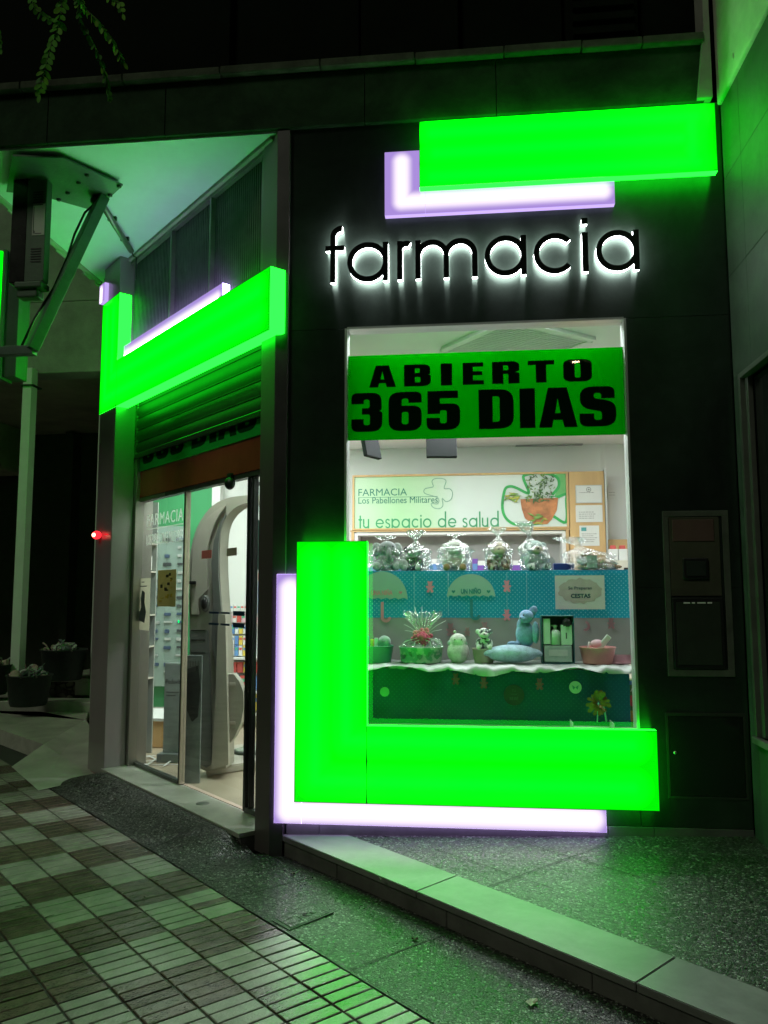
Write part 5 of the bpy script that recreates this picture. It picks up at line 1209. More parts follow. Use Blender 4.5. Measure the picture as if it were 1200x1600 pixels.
# poster box with red fruit on the right
t = thing('promo_box', 'colourful promotional box with a letter A and a red heart by the window edge', 'box', (1.03, 5.6, .1))
a = onY(983, 1137, 5.6); b = onY(1001, 1063, 5.6)
bm = bmn(); bx(bm, a.x, b.x+.05, 5.6, 5.72, .1, b.z, bev=.002); obj('carton', bm, mat('olive_carton', (.10, .20, .05), .5), t)
bm = bmn(); bx(bm, a.x+.001, b.x+.049, 5.5985, 5.5995, b.z-.03, b.z-.004); obj('blue_band', bm, Mb['blue'], t)
bm = bmn(); text_bm(bm, 'A', a.x+.016, b.z-.075, .05, y=5.598); obj('lettering', bm, M_paper, t)
bm = bmn(); bx(bm, a.x+.002, b.x+.045, 5.5975, 5.5985, b.z-.17, b.z-.10, bev=0); obj('red_patch', bm, Mb['red'], t)
bm = bmn(); bx(bm, a.x+.002, b.x+.045, 5.5975, 5.5985, b.z-.27, b.z-.20, bev=0); obj('brown_patch', bm, Mb['yellow'], t)

# ---------------- behind the door glass
def IP(px, py, y): return onY(px, py, y)
KY = 6.15
K = thing('weighing_machine', 'tall grey arched body weighing machine standing behind the entrance glass', 'weighing machine', (IP(330, 1210, KY).x, KY, .1))
mk = mat('grey_machine_plastic', (.40, .39, .33), .45, 0, var=.06, scale=3); mkd = mat('dark_grey_plastic', (.17, .18, .17), .5, 0, var=.1); mkl = mat('light_machine_trim', (.50, .48, .41), .4, var=.05)
def cat(pts, k=5):
    out = []; n = len(pts)
    for i in range(n-1):
        p0, p1, p2, p3 = [Vector(pts[min(max(i+d, 0), n-1)]) for d in (-1, 0, 1, 2)]
        for j_ in range(k):
            u = j_/k; out.append(tuple(.5*((2*p1)+(-p0+p2)*u+(2*p0-5*p1+4*p2-p3)*u*u+(-p0+3*p1-3*p2+p3)*u**3)))
    return out+[tuple(pts[-1])]
def KPp(px, py, y=KY): p = onY(px, py, y); return (p.x, p.z)
# main post: bounded left and right, arch goes right at the top
bm = bmn()
outer = [(322, 1205), (300, 1195)]+cat([(297, 1100), (296, 900), (300, 850), (311, 818), (329, 793), (350, 780), (374, 775), (404, 773)])
inner = cat([(404, 785), (385, 786), (368, 793), (355, 806), (347, 824), (344, 850), (344, 900), (348, 960), (352, 1020)])+[(353, 1200)]
prism(bm, [KPp(*p) for p in outer]+[KPp(*p) for p in inner], KY, KY+.22)
obj('post', bm, mk, K)
bm = bmn()
prism(bm, [KPp(*p, KY-.02) for p in cat([(299, 900), (303, 850), (316, 818), (335, 799), (352, 790)])+cat([(352, 791), (338, 812), (328, 840), (324, 868), (324, 920)])+[(324, 921), (310, 936), (310, 960), (299, 960)]], KY-.02, KY-.001); obj('face_panel', bm, mkl, K)
bm = bmn(); prism(bm, [KPp(*p, KY-.03) for p in [(330, 880), (334, 845), (344, 815), (352, 803), (345, 822), (341, 850), (341, 900), (345, 950), (345, 990), (338, 1050), (330, 1000), (333, 940)]], KY-.028, KY-.001); obj('groove_panel', bm, mkd, K)
bm = bmn(); prism(bm, [KPp(*p, KY-.03) for p in [(296, 985), (324, 985), (328, 1060), (330, 1195), (322, 1200), (302, 1190)]], KY-.022, KY-.001); obj('lower_panel', bm, mkd, K)
bm = bmn(); prism(bm, [KPp(*p, KY-.05) for p in [(341, 960), (352, 960), (357, 1195), (330, 1202), (336, 1100)]], KY-.05, KY-.0); obj('front_rib', bm, mkl, K)
cc = onY(320, 943, KY-.03)
bm = bmn(); t = bmesh.new(); bmesh.ops.create_cone(t, segments=28, radius1=.052, radius2=.045, depth=.03, cap_ends=True)
for v in t.verts: v.co = Vector((cc.x+v.co.x*.72, cc.y-v.co.z, cc.z+v.co.y*1.25))
join(bm, t); obj('speaker_ring', bm, mkd, K)
bm = bmn(); t = bmesh.new(); bmesh.ops.create_uvsphere(t, u_segments=20, v_segments=12, radius=.036)
for v in t.verts: v.co = Vector((cc.x+v.co.x*.72, cc.y-.012+v.co.y*.5, cc.z+v.co.z*1.25))
join(bm, t); obj('speaker', bm, M_black, K)
bm = bmn(); bx(bm, KPp(296, 910)[0], KPp(308, 910)[0], KY-.05, KY-.02, KPp(300, 913)[1], KPp(300, 908)[1], bev=.003); obj('handle', bm, M_black, K)
bm = bmn()
for q in (1000, 1020, 985): bx(bm, KPp(300, q)[0], KPp(322, q)[0], KY-.025, KY-.0225, KPp(300, q)[1], KPp(300, q-1)[1])
obj('seams', bm, M_black, K)
bm = bmn(); prism(bm, [KPp(*p, KY+.02) for p in [(354, 1053), (366, 1053), (375, 1064), (381, 1080), (382, 1105), (377, 1130), (368, 1150), (360, 1161), (355, 1162), (355, 1128), (354, 1128)]], KY+.0, KY+.09); obj('side_bulge', bm, mk, K)
for q in (1066, 1126): bm = bmn(); bx(bm, KPp(356, q)[0], KPp(368, q)[0], KY-.006, KY-.0005, KPp(300, q+5)[1], KPp(300, q)[1], bev=.002); obj('clip', bm, mkl, K)
bm = bmn(); slab(bm, [tuple(onZ(*p, .1).xy) for p in [(322, 1213), (420, 1199), (420, 1166), (345, 1178)]], .099, .16); bmesh.ops.bevel(bm, geom=list(bm.edges), offset=.01, segments=2, affect='EDGES'); obj('base', bm, mkl, K)
bp_ = onZ(384, 1178, .17); bm = bmn(); lathe(bm, [(.001, .02), (.13, .02), (.14, .012), (.14, -.005)], (bp_.x, bp_.y+.12, .165), 28); obj('scale_plate', bm, mat('dark_plate_rim', (.05, .06, .05), .4), K)
bm = bmn(); lathe(bm, [(.001, .026), (.118, .026), (.12, .021)], (bp_.x, bp_.y+.12, .165), 28); obj('plate_mat', bm, mat('printed_plate', (.40, .47, .38), .5, var=.5, scale=22), K)
# wall product rack
RY = 8.55
RK = thing('product_rack', 'white wall rack of hanging pharmacy packs seen right of the machine', 'rack', (-2.4, RY, .1))
rx0 = IP(346, 1000, RY).x; rx1 = IP(425, 1000, RY).x
bm = bmn(); bx(bm, rx0-.05, rx1, RY+.06, RY+.09, .1, IP(350, 945, RY).z); obj('back_panel', bm, M_white, RK)
for q in (1026, 1078, 1112): bm = bmn(); zz = IP(350, q, RY).z; bx(bm, rx0-.05, rx1, RY-.12, RY+.06, zz-.02, zz); obj('shelf', bm, M_white, RK)
bm = bmn(); zz = IP(350, 955, RY).z; bx(bm, rx0-.05, rx1, RY-.03, RY-.02, zz-.012, zz); obj('red_rail', bm, Mb['red'], RK)
random.seed(31); rowsd = [(945, 956, .04, ['white'], 'top'), (960, 972, .05, ['pink', 'white', 'red'], 'second'), (976, 990, .045, ['white', 'blue', 'white', 'yellow'], 'third'), (993, 1007, .045, ['white', 'blue', 'yellow'], 'fourth'), (1008, 1024, .045, ['blue', 'white', 'yellow', 'white'], 'fifth'), (1034, 1050, .07, ['red', 'yellow', 'white', 'red'], 'sixth'), (1055, 1076, .08, ['red', 'white', 'blue'], 'seventh'), (1084, 1108, .09, ['white', 'blue', 'red', 'yellow'], 'lowest')]
for r, (p0, p1, w_, cols, rn) in enumerate(rowsd):
    z1_, z0_ = IP(350, p0, RY).z, IP(350, p1, RY).z; x = rx0-.02; k = 0
    while x < rx1-w_ and k < 9:
        nm = cols[(k+r) % len(cols)]; st_ = random.choice(['red', 'blue', 'green'])
        product(x+w_/2, RY-.05, z0_, w_*.86, .04, z1_-z0_, nm, '%s pack with %s stripe, %s from left, %s rack row' % (nm, st_, ['first', 'second', 'third', 'fourth', 'fifth', 'sixth', 'seventh', 'eighth', 'ninth'][k], rn), 'hanging packs on the wall rack', st_); x += w_; k += 1
# machine-side white column, second door leaf and dark panel at the right slit
t = thing('wall_poster', 'tall blue and red lettered sign on the inner wall at the narrow right pane', 'poster', (IP(404, 900, 7).x, 7.0, 1.3))
a = IP(399, 965, 7); b = IP(420, 890, 7); bm = bmn(); bx(bm, a.x, b.x, 7.0, 7.02, a.z, b.z); obj('board', bm, M_paper, t)
bm = bmn(); bx(bm, a.x+.02, a.x+.06, 6.997, 6.999, a.z+.04, b.z-.10); obj('blue_bar', bm, Mb['blue'], t); bm = bmn(); bx(bm, a.x+.02, a.x+.06, 6.997, 6.999, b.z-.09, b.z-.03); obj('red_bar', bm, Mb['red'], t)
a = IP(397, 892, 7.05); b = IP(430, 812, 7.05); bm = bmn(); bx(bm, a.x, b.x, 7.05, 7.1, a.z, b.z, bev=.003); tag(obj('dark_screen', bm, mat('dark_teal_screen', (.008, .04, .035), .2)), 'dark teal screen high behind the narrow right door pane', 'screen')
a = IP(399, 800, 7.1); bm = bmn(); bx(bm, a.x, a.x+.3, 7.1, 7.12, a.z-.0, a.z+.3); tag(obj('wall_board', bm, mat('pale_blue_board', (.55, .58, .62), .5)), 'pale board on the wall above the dark screen', 'board')
# left: shelf of goods, partition
LYs = 6.9
LS = thing('side_shelf', 'narrow product shelf just inside the left door pane', 'shelf', (IP(222, 900, LYs).x, LYs, .1))
xl0 = IP(205, 900, LYs).x; xl1 = IP(233, 900, LYs).x
bm = bmn(); bx(bm, xl0-.3, xl1, LYs+.16, LYs+.18, .1, 2.35); obj('back', bm, mat('grey_shelf_back', (.30, .33, .30), .6), LS)
for q in (848, 892, 960, 1010, 1060):
    bm = bmn(); zz = IP(215, q, LYs).z; bx(bm, xl0-.3, xl1, LYs-.02, LYs+.16, zz-.015, zz, bev=.002); obj('shelf', bm, mkl, LS)
for i, (p0, p1, nm, px, w_) in enumerate(((826, 846, 'blue', 213, .10), (826, 845, 'white', 224, .08), (866, 890, 'yellow', 214, .07), (868, 890, 'white', 224, .09), (934, 958, 'white', 212, .06), (938, 958, 'green', 222, .06), (985, 1008, 'blue', 222, .05), (1035, 1058, 'white', 222, .06))):
    z1_, z0_ = IP(215, p0, LYs).z, IP(215, p1, LYs).z; product(IP(px, 900, LYs).x, LYs+.0, z0_, w_, .08, z1_-z0_, nm, '%s box on the side shelf inside the left pane, %s in order' % (nm, ['first', 'second', 'third', 'fourth', 'fifth', 'sixth', 'seventh', 'eighth'][i]), 'boxes on the narrow side shelf', 'pink' if nm == 'white' else 'white')
# tall cylinder banner / standees
t = thing('cardboard_standee', 'tall pale blue cardboard standee with blurred print behind the door glass', 'standee', tuple(onZ(300, 1195, .1)))
sp_ = onZ(290, 1190, .1); yy = sp_.y
bm = bmn(); a = onY(254, 1178, yy); b = onY(286, 1036, yy); bx(bm, a.x, b.x, yy, yy+.03, .17, b.z, bev=.003); obj('panel', bm, mat('pale_standee_print', (.34, .39, .38), .5, var=.25, scale=5), t)
bm = bmn(); text_bm(bm, 'Podovis', a.x+.012, onY(270, 1068, yy).z, .055, y=yy-.002, width=(b.x-a.x)*.82); bx(bm, a.x+.02, b.x-.03, yy-.002, yy-.0005, onY(270, 1082, yy).z, onY(270, 1081, yy).z); bx(bm, a.x+.02, b.x-.06, yy-.002, yy-.0005, onY(270, 1087, yy).z, onY(270, 1086, yy).z)
obj('lettering', bm, M_ink, t)
bm = bmn(); a2 = onY(250, 1190, yy); b2 = onY(300, 1175, yy); bx(bm, a.x-.03, b.x+.06, yy-.06, yy+.12, .099, .17, bev=.004); obj('foot', bm, mat('standee_foot', (.20, .23, .23), .5), t)
bm = bmn(); yy = 6.12; a = onY(288, 1192, yy-.15); b = onY(316, 1024, yy-.15); bx(bm, a.x, b.x, yy-.15, yy-.135, .1, b.z, bev=.003)
tt = thing('poster_board', 'clear-edged board with a dark figure print beside the standee', 'poster', (a.x, yy-.15, .1)); obj('board', bm, mat('grey_board_print', (.26, .30, .29), .4, var=.35, scale=6), tt)
bm = bmn(); prism(bm, [(onY(p[0], p[1], yy-.152).x, onY(p[0], p[1], yy-.152).z) for p in [(293, 1045), (310, 1040), (313, 1075), (309, 1120), (300, 1128), (292, 1110)]], yy-.1525, yy-.1502); obj('figure_print', bm, mat('dark_figure', (.05, .055, .055), .5, var=.4, scale=10), tt)
bm = bmn()
for k in range(4): bx(bm, onY(297+k*4, 1030, yy-.152).x, onY(299+k*4, 1030, yy-.152).x, yy-.1525, yy-.1502, onY(300, 1040, yy).z, onY(300, 1030, yy).z)
obj('heading', bm, mkd, tt)
# low wooden table with papers
t = thing('low_table', 'small light wood box table with loose papers by the green wall', 'table', tuple(onZ(240, 1150, .1)))
q = onZ(232, 1168, .1); bm = bmn(); bx(bm, q.x-.3, q.x+.25, q.y, q.y+.5, .1, .34, bev=.004); obj('box', bm, M_wood, t)
bm = bmn(); bx(bm, q.x-.35, q.x+.45, q.y-.03, q.y+.6, .342, .37, bev=.003); obj('top', bm, M_white, t)
bm = bmn(); bx(bm, q.x+.36, q.x+.40, q.y, q.y+.04, .1, .341); obj('leg', bm, M_white, t)
bm = bmn(); random.seed(2)
for k in range(9):
    c = onZ(random.uniform(222, 262), random.uniform(1180, 1196), .1); a = random.uniform(0, 3.1); M_ = Matrix.Translation((c.x, c.y, .101+k*.0025)) @ Matrix.Rotation(a, 4, 'Z'); bx(bm, -.12, .12, -.008, .008, 0, .0015, M_)
tag(obj('paper_strips', bm, M_paper), 'scattered white paper strips on the shop floor by the left pane', 'papers')
t = thing('display_board', 'large grey-green board with rows of small dark goods on the green wall', 'board', (-3.5, 9.05, 1.0))
a = onY(205, 1072, 9.05); b = onY(291, 822, 9.05); bm = bmn(); bx(bm, a.x, b.x, 9.05, 9.08, a.z, b.z, bev=.004); obj('board', bm, mat('grey_green_board', (.27, .36, .32), .5, var=.12, scale=3), t)
bm = bmn(); random.seed(77)
for px in (224, 243, 262, 281):
    for k in range(17):
        if random.random() < .2: continue
        c = onY(px+random.uniform(-1.5, 1.5), 842+k*13, 9.045); w_ = random.uniform(.02, .05); bx(bm, c.x-w_, c.x+w_, 9.02, 9.045, c.z-random.uniform(.008, .03), c.z+.012, bev=.004, mi=random.randrange(3))
obj('goods', bm, [mat('navy_goods', (.06, .10, .17), .5), mat('dark_goods', (.05, .06, .06), .5), mat('pale_goods', (.45, .48, .45), .5)], t)
# things stuck on the glass
def decal(name, u0, u1, z0, z1, m_, lab, cat, y=.148):
    t = thing(name, lab, cat, tuple(Dp((u0+u1)/2, y, z0))); bm = bmn(); bx(bm, -u1, -u0, y, y+.001, z0, z1, MD); obj('sheet', bm, m_, t); return t
gl_t = thing('glass_lettering', 'frosted white lettering FARMACIA LOS PABELLONES MILITARES on the left door pane', 'lettering', tuple(Dp(2.0, .148, 1.95)))
bm = bmn(); text_bm(bm, 'FARMACIA', -2.30, 2.075, .14, MD, y=.147, width=.70, space=1.15); bx(bm, -2.30, -1.60, .1465, .148, 2.045, 2.052, MD)
text_bm(bm, 'LOS PABELLONES MILITARES', -2.30, 1.915, .13, MD, y=.147, width=.70); 
obj('lettering', bm, vinyl('frosted_film', (.90, .93, .90), .75), gl_t)
t = decal('glass_poster', 1.70, 2.05, 1.41, 1.70, vinyl('sepia_poster', (.42, .38, .20), .6), 'olive and yellow poster taped on the left door pane', 'poster')
bm = bmn(); random.seed(8)
for k in range(16):
    xx = -random.uniform(1.76, 1.99); zz = random.uniform(1.43, 1.66); bx(bm, xx-.02, xx+random.uniform(.01, .035), .1460-.00005*k, .1475, zz, zz+random.uniform(.006, .03), MD, mi=random.choice((0, 0, 1)))
obj('print', bm, [M_black, mat('mustard_ink', (.42, .30, .03), .6)], t)
t = decal('glass_poster', 2.20, 2.50, 1.21, 1.64, vinyl('cream_poster', (.72, .71, .62), .7), 'tall cream poster with a dark figure taped near the left door jamb', 'poster')
bm = bmn(); prism(bm, [(-2.42, 1.29), (-2.30, 1.27), (-2.27, 1.36), (-2.31, 1.44), (-2.30, 1.52), (-2.36, 1.54), (-2.39, 1.47), (-2.37, 1.40), (-2.41, 1.35)], .1460, .1475, MD); bx(bm, -2.43, -2.27, .146, .1475, 1.57, 1.578, MD); bx(bm, -2.38, -2.32, .146, .1475, 1.605, 1.612, MD); bx(bm, -2.47, -2.42, .146, .1475, 1.235, 1.24, MD)
obj('print', bm, mat('poster_figure', (.07, .08, .09), .6, var=.5, scale=30), t)
decal('glass_sticker', 1.11, 1.27, 1.765, 1.825, vinyl('pink_sticker', (.62, .22, .24), .3), 'small pink rectangular sticker on the sliding door pane', 'sticker')
decal('glass_sticker', .735, .88, 1.77, 1.825, vinyl('taupe_sticker', (.38, .32, .28), .3), 'small taupe rectangular sticker on the sliding door pane', 'sticker')
bm = bmn()
for z_ in (1.375, 1.295):
    for u0, u1, h_ in ((.98, 1.13, .007), (.82, .95, .007), (.61, .77, .016)): bx(bm, -u1, -u0, .147, .149, z_-h_, z_+h_, MD)
tag(obj('safety_marks', bm, mat('navy_vinyl', (.01, .035, .09), .4)), 'two rows of navy safety marks on the sliding door pane', 'marking')
bm = bmn(); ell(bm, (-1.575, .12, 1.30+.0), (.009, .006, .012), M=MD); tag(obj('status_light', bm, emit('green_led', (0, 1, .2), 1.2)), 'tiny green status light on the door mullion', 'light')

# ================================================================== THINGS OUTSIDE
# service hatch cabinet and lower box in the wall
SC = thing('night_hatch', 'steel framed night service hatch with a meter window right of the shop window', 'hatch', (1.29, YF, 1.04))
hx0, hx1, hz0, hz1 = 1.104, 1.468, 1.04, 1.975
bm = bmn(); e = .032
bx(bm, hx0, hx1, YF-.010, YF-.001, hz1-e, hz1, bev=.002); bx(bm, hx0, hx1, YF-.010, YF-.001, hz0, hz0+e*1.2, bev=.002); bx(bm, hx0, hx0+e, YF-.0095, YF-.001, hz0+e*1.2, hz1-e, bev=.002); bx(bm, hx1-e*1.1, hx1, YF-.0095, YF-.001, hz0+e*1.2, hz1-e, bev=.002)
obj('frame', bm, mat('worn_steel', (.13, .15, .12), .34, .3, var=.35, scale=6, bump=.1), SC)
bm = bmn(); bx(bm, hx0+e+.003, hx1-e-.02, YF-.007, YF-.001, 1.49, hz1-e-.004, bev=.002); obj('upper_door', bm, mat('hatch_steel', (.11, .115, .08), .25, .3, var=.3, scale=3), SC)
bm = bmn(); bx(bm, hx0+e+.02, hx1-e-.05, YF-.012, YF-.0075, 1.80, 1.925, bev=.002); obj('label_plate', bm, mat('maroon_plate', (.12, .07, .06), .5), SC)
bm = bmn(); bx(bm, 1.205, 1.345, YF-.022, YF-.0075, 1.585, 1.705, bev=.006); obj('window_box', bm, M_black, SC); bm = bmn(); bx(bm, 1.222, 1.33, YF-.026, YF-.0222, 1.60, 1.69, bev=.004); bx(bm, 1.30, 1.322, YF-.029, YF-.0262, 1.65, 1.665); obj('glass', bm, mat('dark_lens', (.03, .04, .035), .1), SC)
bm = bmn(); bx(bm, hx0+e+.004, hx1-e-.018, YF-.018, YF-.001, hz0+e*1.3, 1.48, bev=.004); obj('lower_door', bm, M_black, SC)
bm = bmn(); bx(bm, hx0+e+.022, hx1-e-.036, YF-.0215, YF-.0185, hz0+e*1.3+.022, 1.458, bev=.003)
for (a_, b_, c_, d_) in ((1.17, 1.24, 1.24, 1.242), (1.31, 1.40, 1.27, 1.272), (1.26, 1.262, 1.12, 1.43)): bx(bm, a_, b_, YF-.0225, YF-.0217, c_, d_)
obj('lower_glass', bm, mat('smoky_pane', (.035, .045, .035), .08), SC)
bm = bmn()
for a_, b_ in ((1.20, 1.235), (1.245, 1.262), (1.275, 1.32), (1.33, 1.355)): bx(bm, a_, b_, YF-.0235, YF-.0217, 1.447, 1.455)
obj('reflection_strip', bm, mat('white_reflection', (.8, .85, .8), .2), SC)  # white bars paint a reflection onto the lower pane
LB = thing('meter_box', 'dark square meter box door low on the wall beside the light sign', 'box', (1.3, YF, .37))
bm = bmn(); lx0, lx1, lz0, lz1 = 1.082, 1.512, .372, .84
bx(bm, lx0, lx1, YF-.006, YF-.001, lz1-.018, lz1, bev=.001); bx(bm, lx0, lx1, YF-.006, YF-.001, lz0, lz0+.01, bev=.001); bx(bm, lx0, lx0+.012, YF-.0058, YF-.001, lz0+.01, lz1-.018); bx(bm, lx1-.012, lx1, YF-.0058, YF-.001, lz0+.01, lz1-.018)
obj('frame', bm, mat('dark_frame_paint', (.05, .055, .048), .35, .4), LB); bm = bmn(); bx(bm, lx0+.015, lx1-.015, YF-.004, YF-.001, lz0+.013, lz1-.021, bev=.001); obj('door', bm, mat('black_glossy_door', (.012, .016, .013), .18, .2), LB)
bm = bmn(); lathe(bm, [(.001, .006), (.008, .006), (.010, 0)], (0, 0, 0), 14, Matrix.Translation((lx0+.045, YF-.0045, .62)) @ Matrix.Rotation(R_(90), 4, 'X')); obj('lock', bm, M_steel, LB)

# glowing red shapes added for a tail light's reflection in the pillar
q = onN(151, 836, -.13); bm = bmn(); bx(bm, q.x-.005, q.x+.005, q.y, q.y+.01, q.z-.01, q.z+.01)
bm.free(); RL = thing('red_reflection', 'small red glow on the left pillar, added for a reflected tail light', 'reflection', tuple(q))
bm = bmn(); ell(bm, q, (.042, .024, .036)); obj('lens', bm, emit('red_lamp', (1.0, .02, .03), 2.2), RL)
bm = bmn(); ell(bm, q-NN*.02, (.022, .014, .019)); obj('glow_core', bm, emit('red_reflection_core', (1.0, .30, .18), 8.0), RL)
bm = bmn(); q2 = onN(166, 835, -.11); ell(bm, q2, (.02, .01, .008)); obj('side_lens', bm, emit('dim_red_reflection', (1.0, .02, .03), .8), RL)
bm = bmn(); tube(bm, [q, Vector(q)+NN*.035], .014); obj('glow_mount', bm, M_black, RL)

# bracket plate, strut, conduit, cable and utility box under the canopy
BR = thing('canopy_bracket', 'bolted steel plate with a diagonal strut under the canopy soffit', 'bracket', tuple(onZ(150, 310, 4.36)))
zp_ = 4.385
cor = [onZ(*p, zp_) for p in [(20, 244), (98, 247), (192, 290), (167, 313), (138, 327), (60, 305), (10, 300)]]
bm = bmn(); slab(bm, [tuple(c.xy) for c in cor], zp_, zp_+.012); obj('plate', bm, mat('galvanised_plate', (.10, .14, .12), .55, .3, var=.25, scale=4, bump=.2), BR)
for p in [(186, 290), (172, 304), (136, 273), (123, 285), (106, 301), (92, 311)]:
    bm = bmn(); c = onZ(*p, zp_); lathe(bm, [(.001, -.012), (.016, -.012), (.018, 0)], (c.x, c.y, zp_-.001), 8)
    obj('bolt', bm, M_black, BR)
sa = onZ(160, 310, zp_-.01); sb = onY(48, 548, sa.y-.35)
bm = bmn(); d = (sb-sa); L = d.length; Mx = Matrix.Translation((sa+sb)/2) @ d.to_track_quat('Z', 'Y').to_matrix().to_4x4(); bx(bm, -.055, .055, -.035, .035, -L/2, L/2, Mx, bev=.004); obj('strut', bm, mat('painted_strut', (.10, .17, .13), .5, .2, var=.2, scale=6), BR)
bm = bmn(); off = rt0*-.062; pts = [sa+off*.2]+[sa+d*f+off*(1+.35*math.sin(f*9)) for f in (.1, .25, .4, .6, .8, .97)]; tube(bm, pts, .008, 6); obj('cable', bm, M_black, BR)
bm = bmn(); ell(bm, sa+Vector((-.03, 0, -.02)), (.06, .05, .04)); obj('hinge', bm, M_black, BR)
sc2 = onY(-30, 540, sb.y); bm = bmn(); bx(bm, sc2.x, sb.x+.03, sb.y-.03, sb.y+.03, sb.z-.03, sb.z+.03, bev=.003); obj('cross_arm', bm, mat('painted_strut', (.10, .17, .13)), BR)
CD = thing('conduit', 'grey conduit pipe clipped to the soffit with a loose black cable', 'pipe', tuple(onZ(180, 350, zS-.03)))
bm = bmn(); a = onZ(161, 322, zS-.03); b = onZ(205, 392, zS-.03); tube(bm, [a, b], .024, 10); obj('pipe', bm, M_steeld, CD)
bm = bmn(); b2 = onN(213, 402, -.01); b3 = onN(212, 437, .0); tube(bm, [b, (b+b2)/2+Vector((0, 0, -.02)), b2, b3], .006, 6); obj('cable', bm, M_black, CD)
for f in (.3, .75):
    bm = bmn(); p = a.lerp(b, f); bx(bm, p.x-.035, p.x+.035, p.y-.01, p.y+.01, p.z-.0, p.z+.035); obj('clip', bm, M_black, CD)
UBx = thing('utility_box', 'tall metal utility box hanging under the canopy at the left', 'utility box', tuple(onZ(50, 250, 4.38)))
yb = 5.0; a = onY(37, 440, yb); b = onY(75, 264, yb); xw = .19
bm = bmn(); bx(bm, a.x, b.x, yb, yb+.07, a.z, zS-.06, bev=.004); obj('body', bm, mat('utility_box_paint', (.075, .125, .085), .5, .2, var=.2, scale=5, bump=.1), UBx)
al = onY(12, 440, yb); bm = bmn(); bx(bm, al.x, a.x-.004, yb+.01, yb+.12, a.z, zS-.001, bev=.004); obj('dark_side', bm, M_blackm, UBx)
bm = bmn(); p0 = onY(50, 368, yb-.001); p1 = onY(71, 318, yb-.001); bx(bm, p0.x, p1.x, yb-.003, yb-.001, p0.z, p1.z)
obj('sticker', bm, M_paper, UBx)
bm = bmn(); bx(bm, p0.x+.006, p0.x+.010, yb-.0045, yb-.0032, p0.z+.03, p1.z-.02); bx(bm, p0.x+.02, p1.x-.02, yb-.0045, yb-.0032, p0.z+.01, p0.z+.014); text_bm(bm, 'R', p0.x+.008, p0.z+.012, .03, y=yb-.0040); obj('print', bm, M_ink, UBx)
bm = bmn()
for base_ in (388, 300):
    for k in range(6): zz = onY(55, base_+k*4, yb).z; bx(bm, onY(48, 400, yb).x, onY(64, 400, yb).x, yb-.004, yb-.0005, zz-.006, zz)
obj('vent_slots', bm, M_black, UBx)
bm = bmn(); zz = a.z
bx(bm, a.x-.06, b.x+.0, yb-.02, yb+.09, zz-.05, zz-.004, bev=.01); bx(bm, a.x-.05, b.x-.04, yb+.0, yb+.09, zz-.11, zz-.054, bev=.01); obj('lower_cowl', bm, mat('utility_box_paint', (.075, .125, .085)), UBx)

# building across the recess on the left
RB = thing('rear_building', 'neighbouring building with a green-lit concrete lintel over a dark porch', 'building', (-5, 9.6, 0))
ry = 9.6; zl0 = onY(80, 582, ry).z
bm = bmn()
rxs = [-16, -9.2, -6.9, -5.75, -2.6]
for k, (x0, x1) in enumerate(zip(rxs, rxs[1:])): bx(bm, x0+.004, x1-.004, ry+(.02 if k % 2 else 0), ry+.35, zl0, zl0+.95, bev=.01)
bx(bm, -16, -2.6, ry+.06, ry+.35, zl0+.97, 10, bev=.01)
obj('lintel', bm, mat('rear_concrete', (.30, .33, .28), .8, 0, var=.3, scale=2, bump=.4), RB)
bm = bmn(); NX, NY = 30, 14; rows = []
for i in range(NX+1):
    x = -16+i*(13.4/NX); rows.append([bm.verts.new((x, ry+.352+j*.26, zl0+.03+.02*math.sin(x*1.3+j*.3))) for j in range(NY+1)])
for i in range(NX):
    for j_ in range(NY): f = bm.faces.new((rows[i][j_], rows[i+1][j_], rows[i+1][j_+1], rows[i][j_+1])); f.smooth = True
obj('porch_ceiling', bm, mat('stained_ceiling', (.34, .32, .24), .85, 0, var=.35, scale=1.2, bump=.3), RB)
bm = bmn(); bx(bm, -16, -2.6, ry+4.0, ry+4.2, 0, zl0+.1); bx(bm, -7.1, -6.95, ry+3.7, ry+4.0, 0, zl0+.02); bx(bm, -4.9, -4.7, ry+3.6, ry+4.0, 0, zl0+.02)
obj('porch_wall', bm, mat('dark_porch_wall', (.05, .05, .042), .8, var=.3), RB)
bm = bmn(); p0 = onY(30, 700, ry+3.4); bx(bm, -16, p0.x, ry+2.6, ry+3.7, p0.z-.45, zl0+.05, bev=.05); obj('bulkhead', bm, mat('stained_ceiling', (.3, .3, .2)), RB)
CLx = thing('porch_column', 'slim pale square column standing on the porch step at the left', 'column', (onY(26, 1060, 9.45).x, 9.45, .2))
bm = bmn(); a = onY(36, 588, 9.45); hw = .115; prism(bm, [(onY(14, 1075, 9.45).x, .2), (onY(36, 1075, 9.45).x, .2), (onY(53, 590, 9.45).x, zl0-.001), (onY(36, 590, 9.45).x, zl0-.001)], 9.40, 9.58)
bm.free()
bm = bmn(); xm = (onY(45, 600, 9.45).x+onY(26, 1000, 9.45).x)/2; bx(bm, xm-.06, xm+.06, 9.42, 9.56, .15, zl0+.02, bev=.006); obj('shaft', bm, mat('white_column_paint', (.72, .78, .72), .6, 0, var=.08, scale=3), CLx)
bm = bmn(); bx(bm, xm-.08, xm+.09, 9.40, 9.62, zl0-.22, zl0-.20, bev=.004); obj('collar', bm, M_concd, CLx)
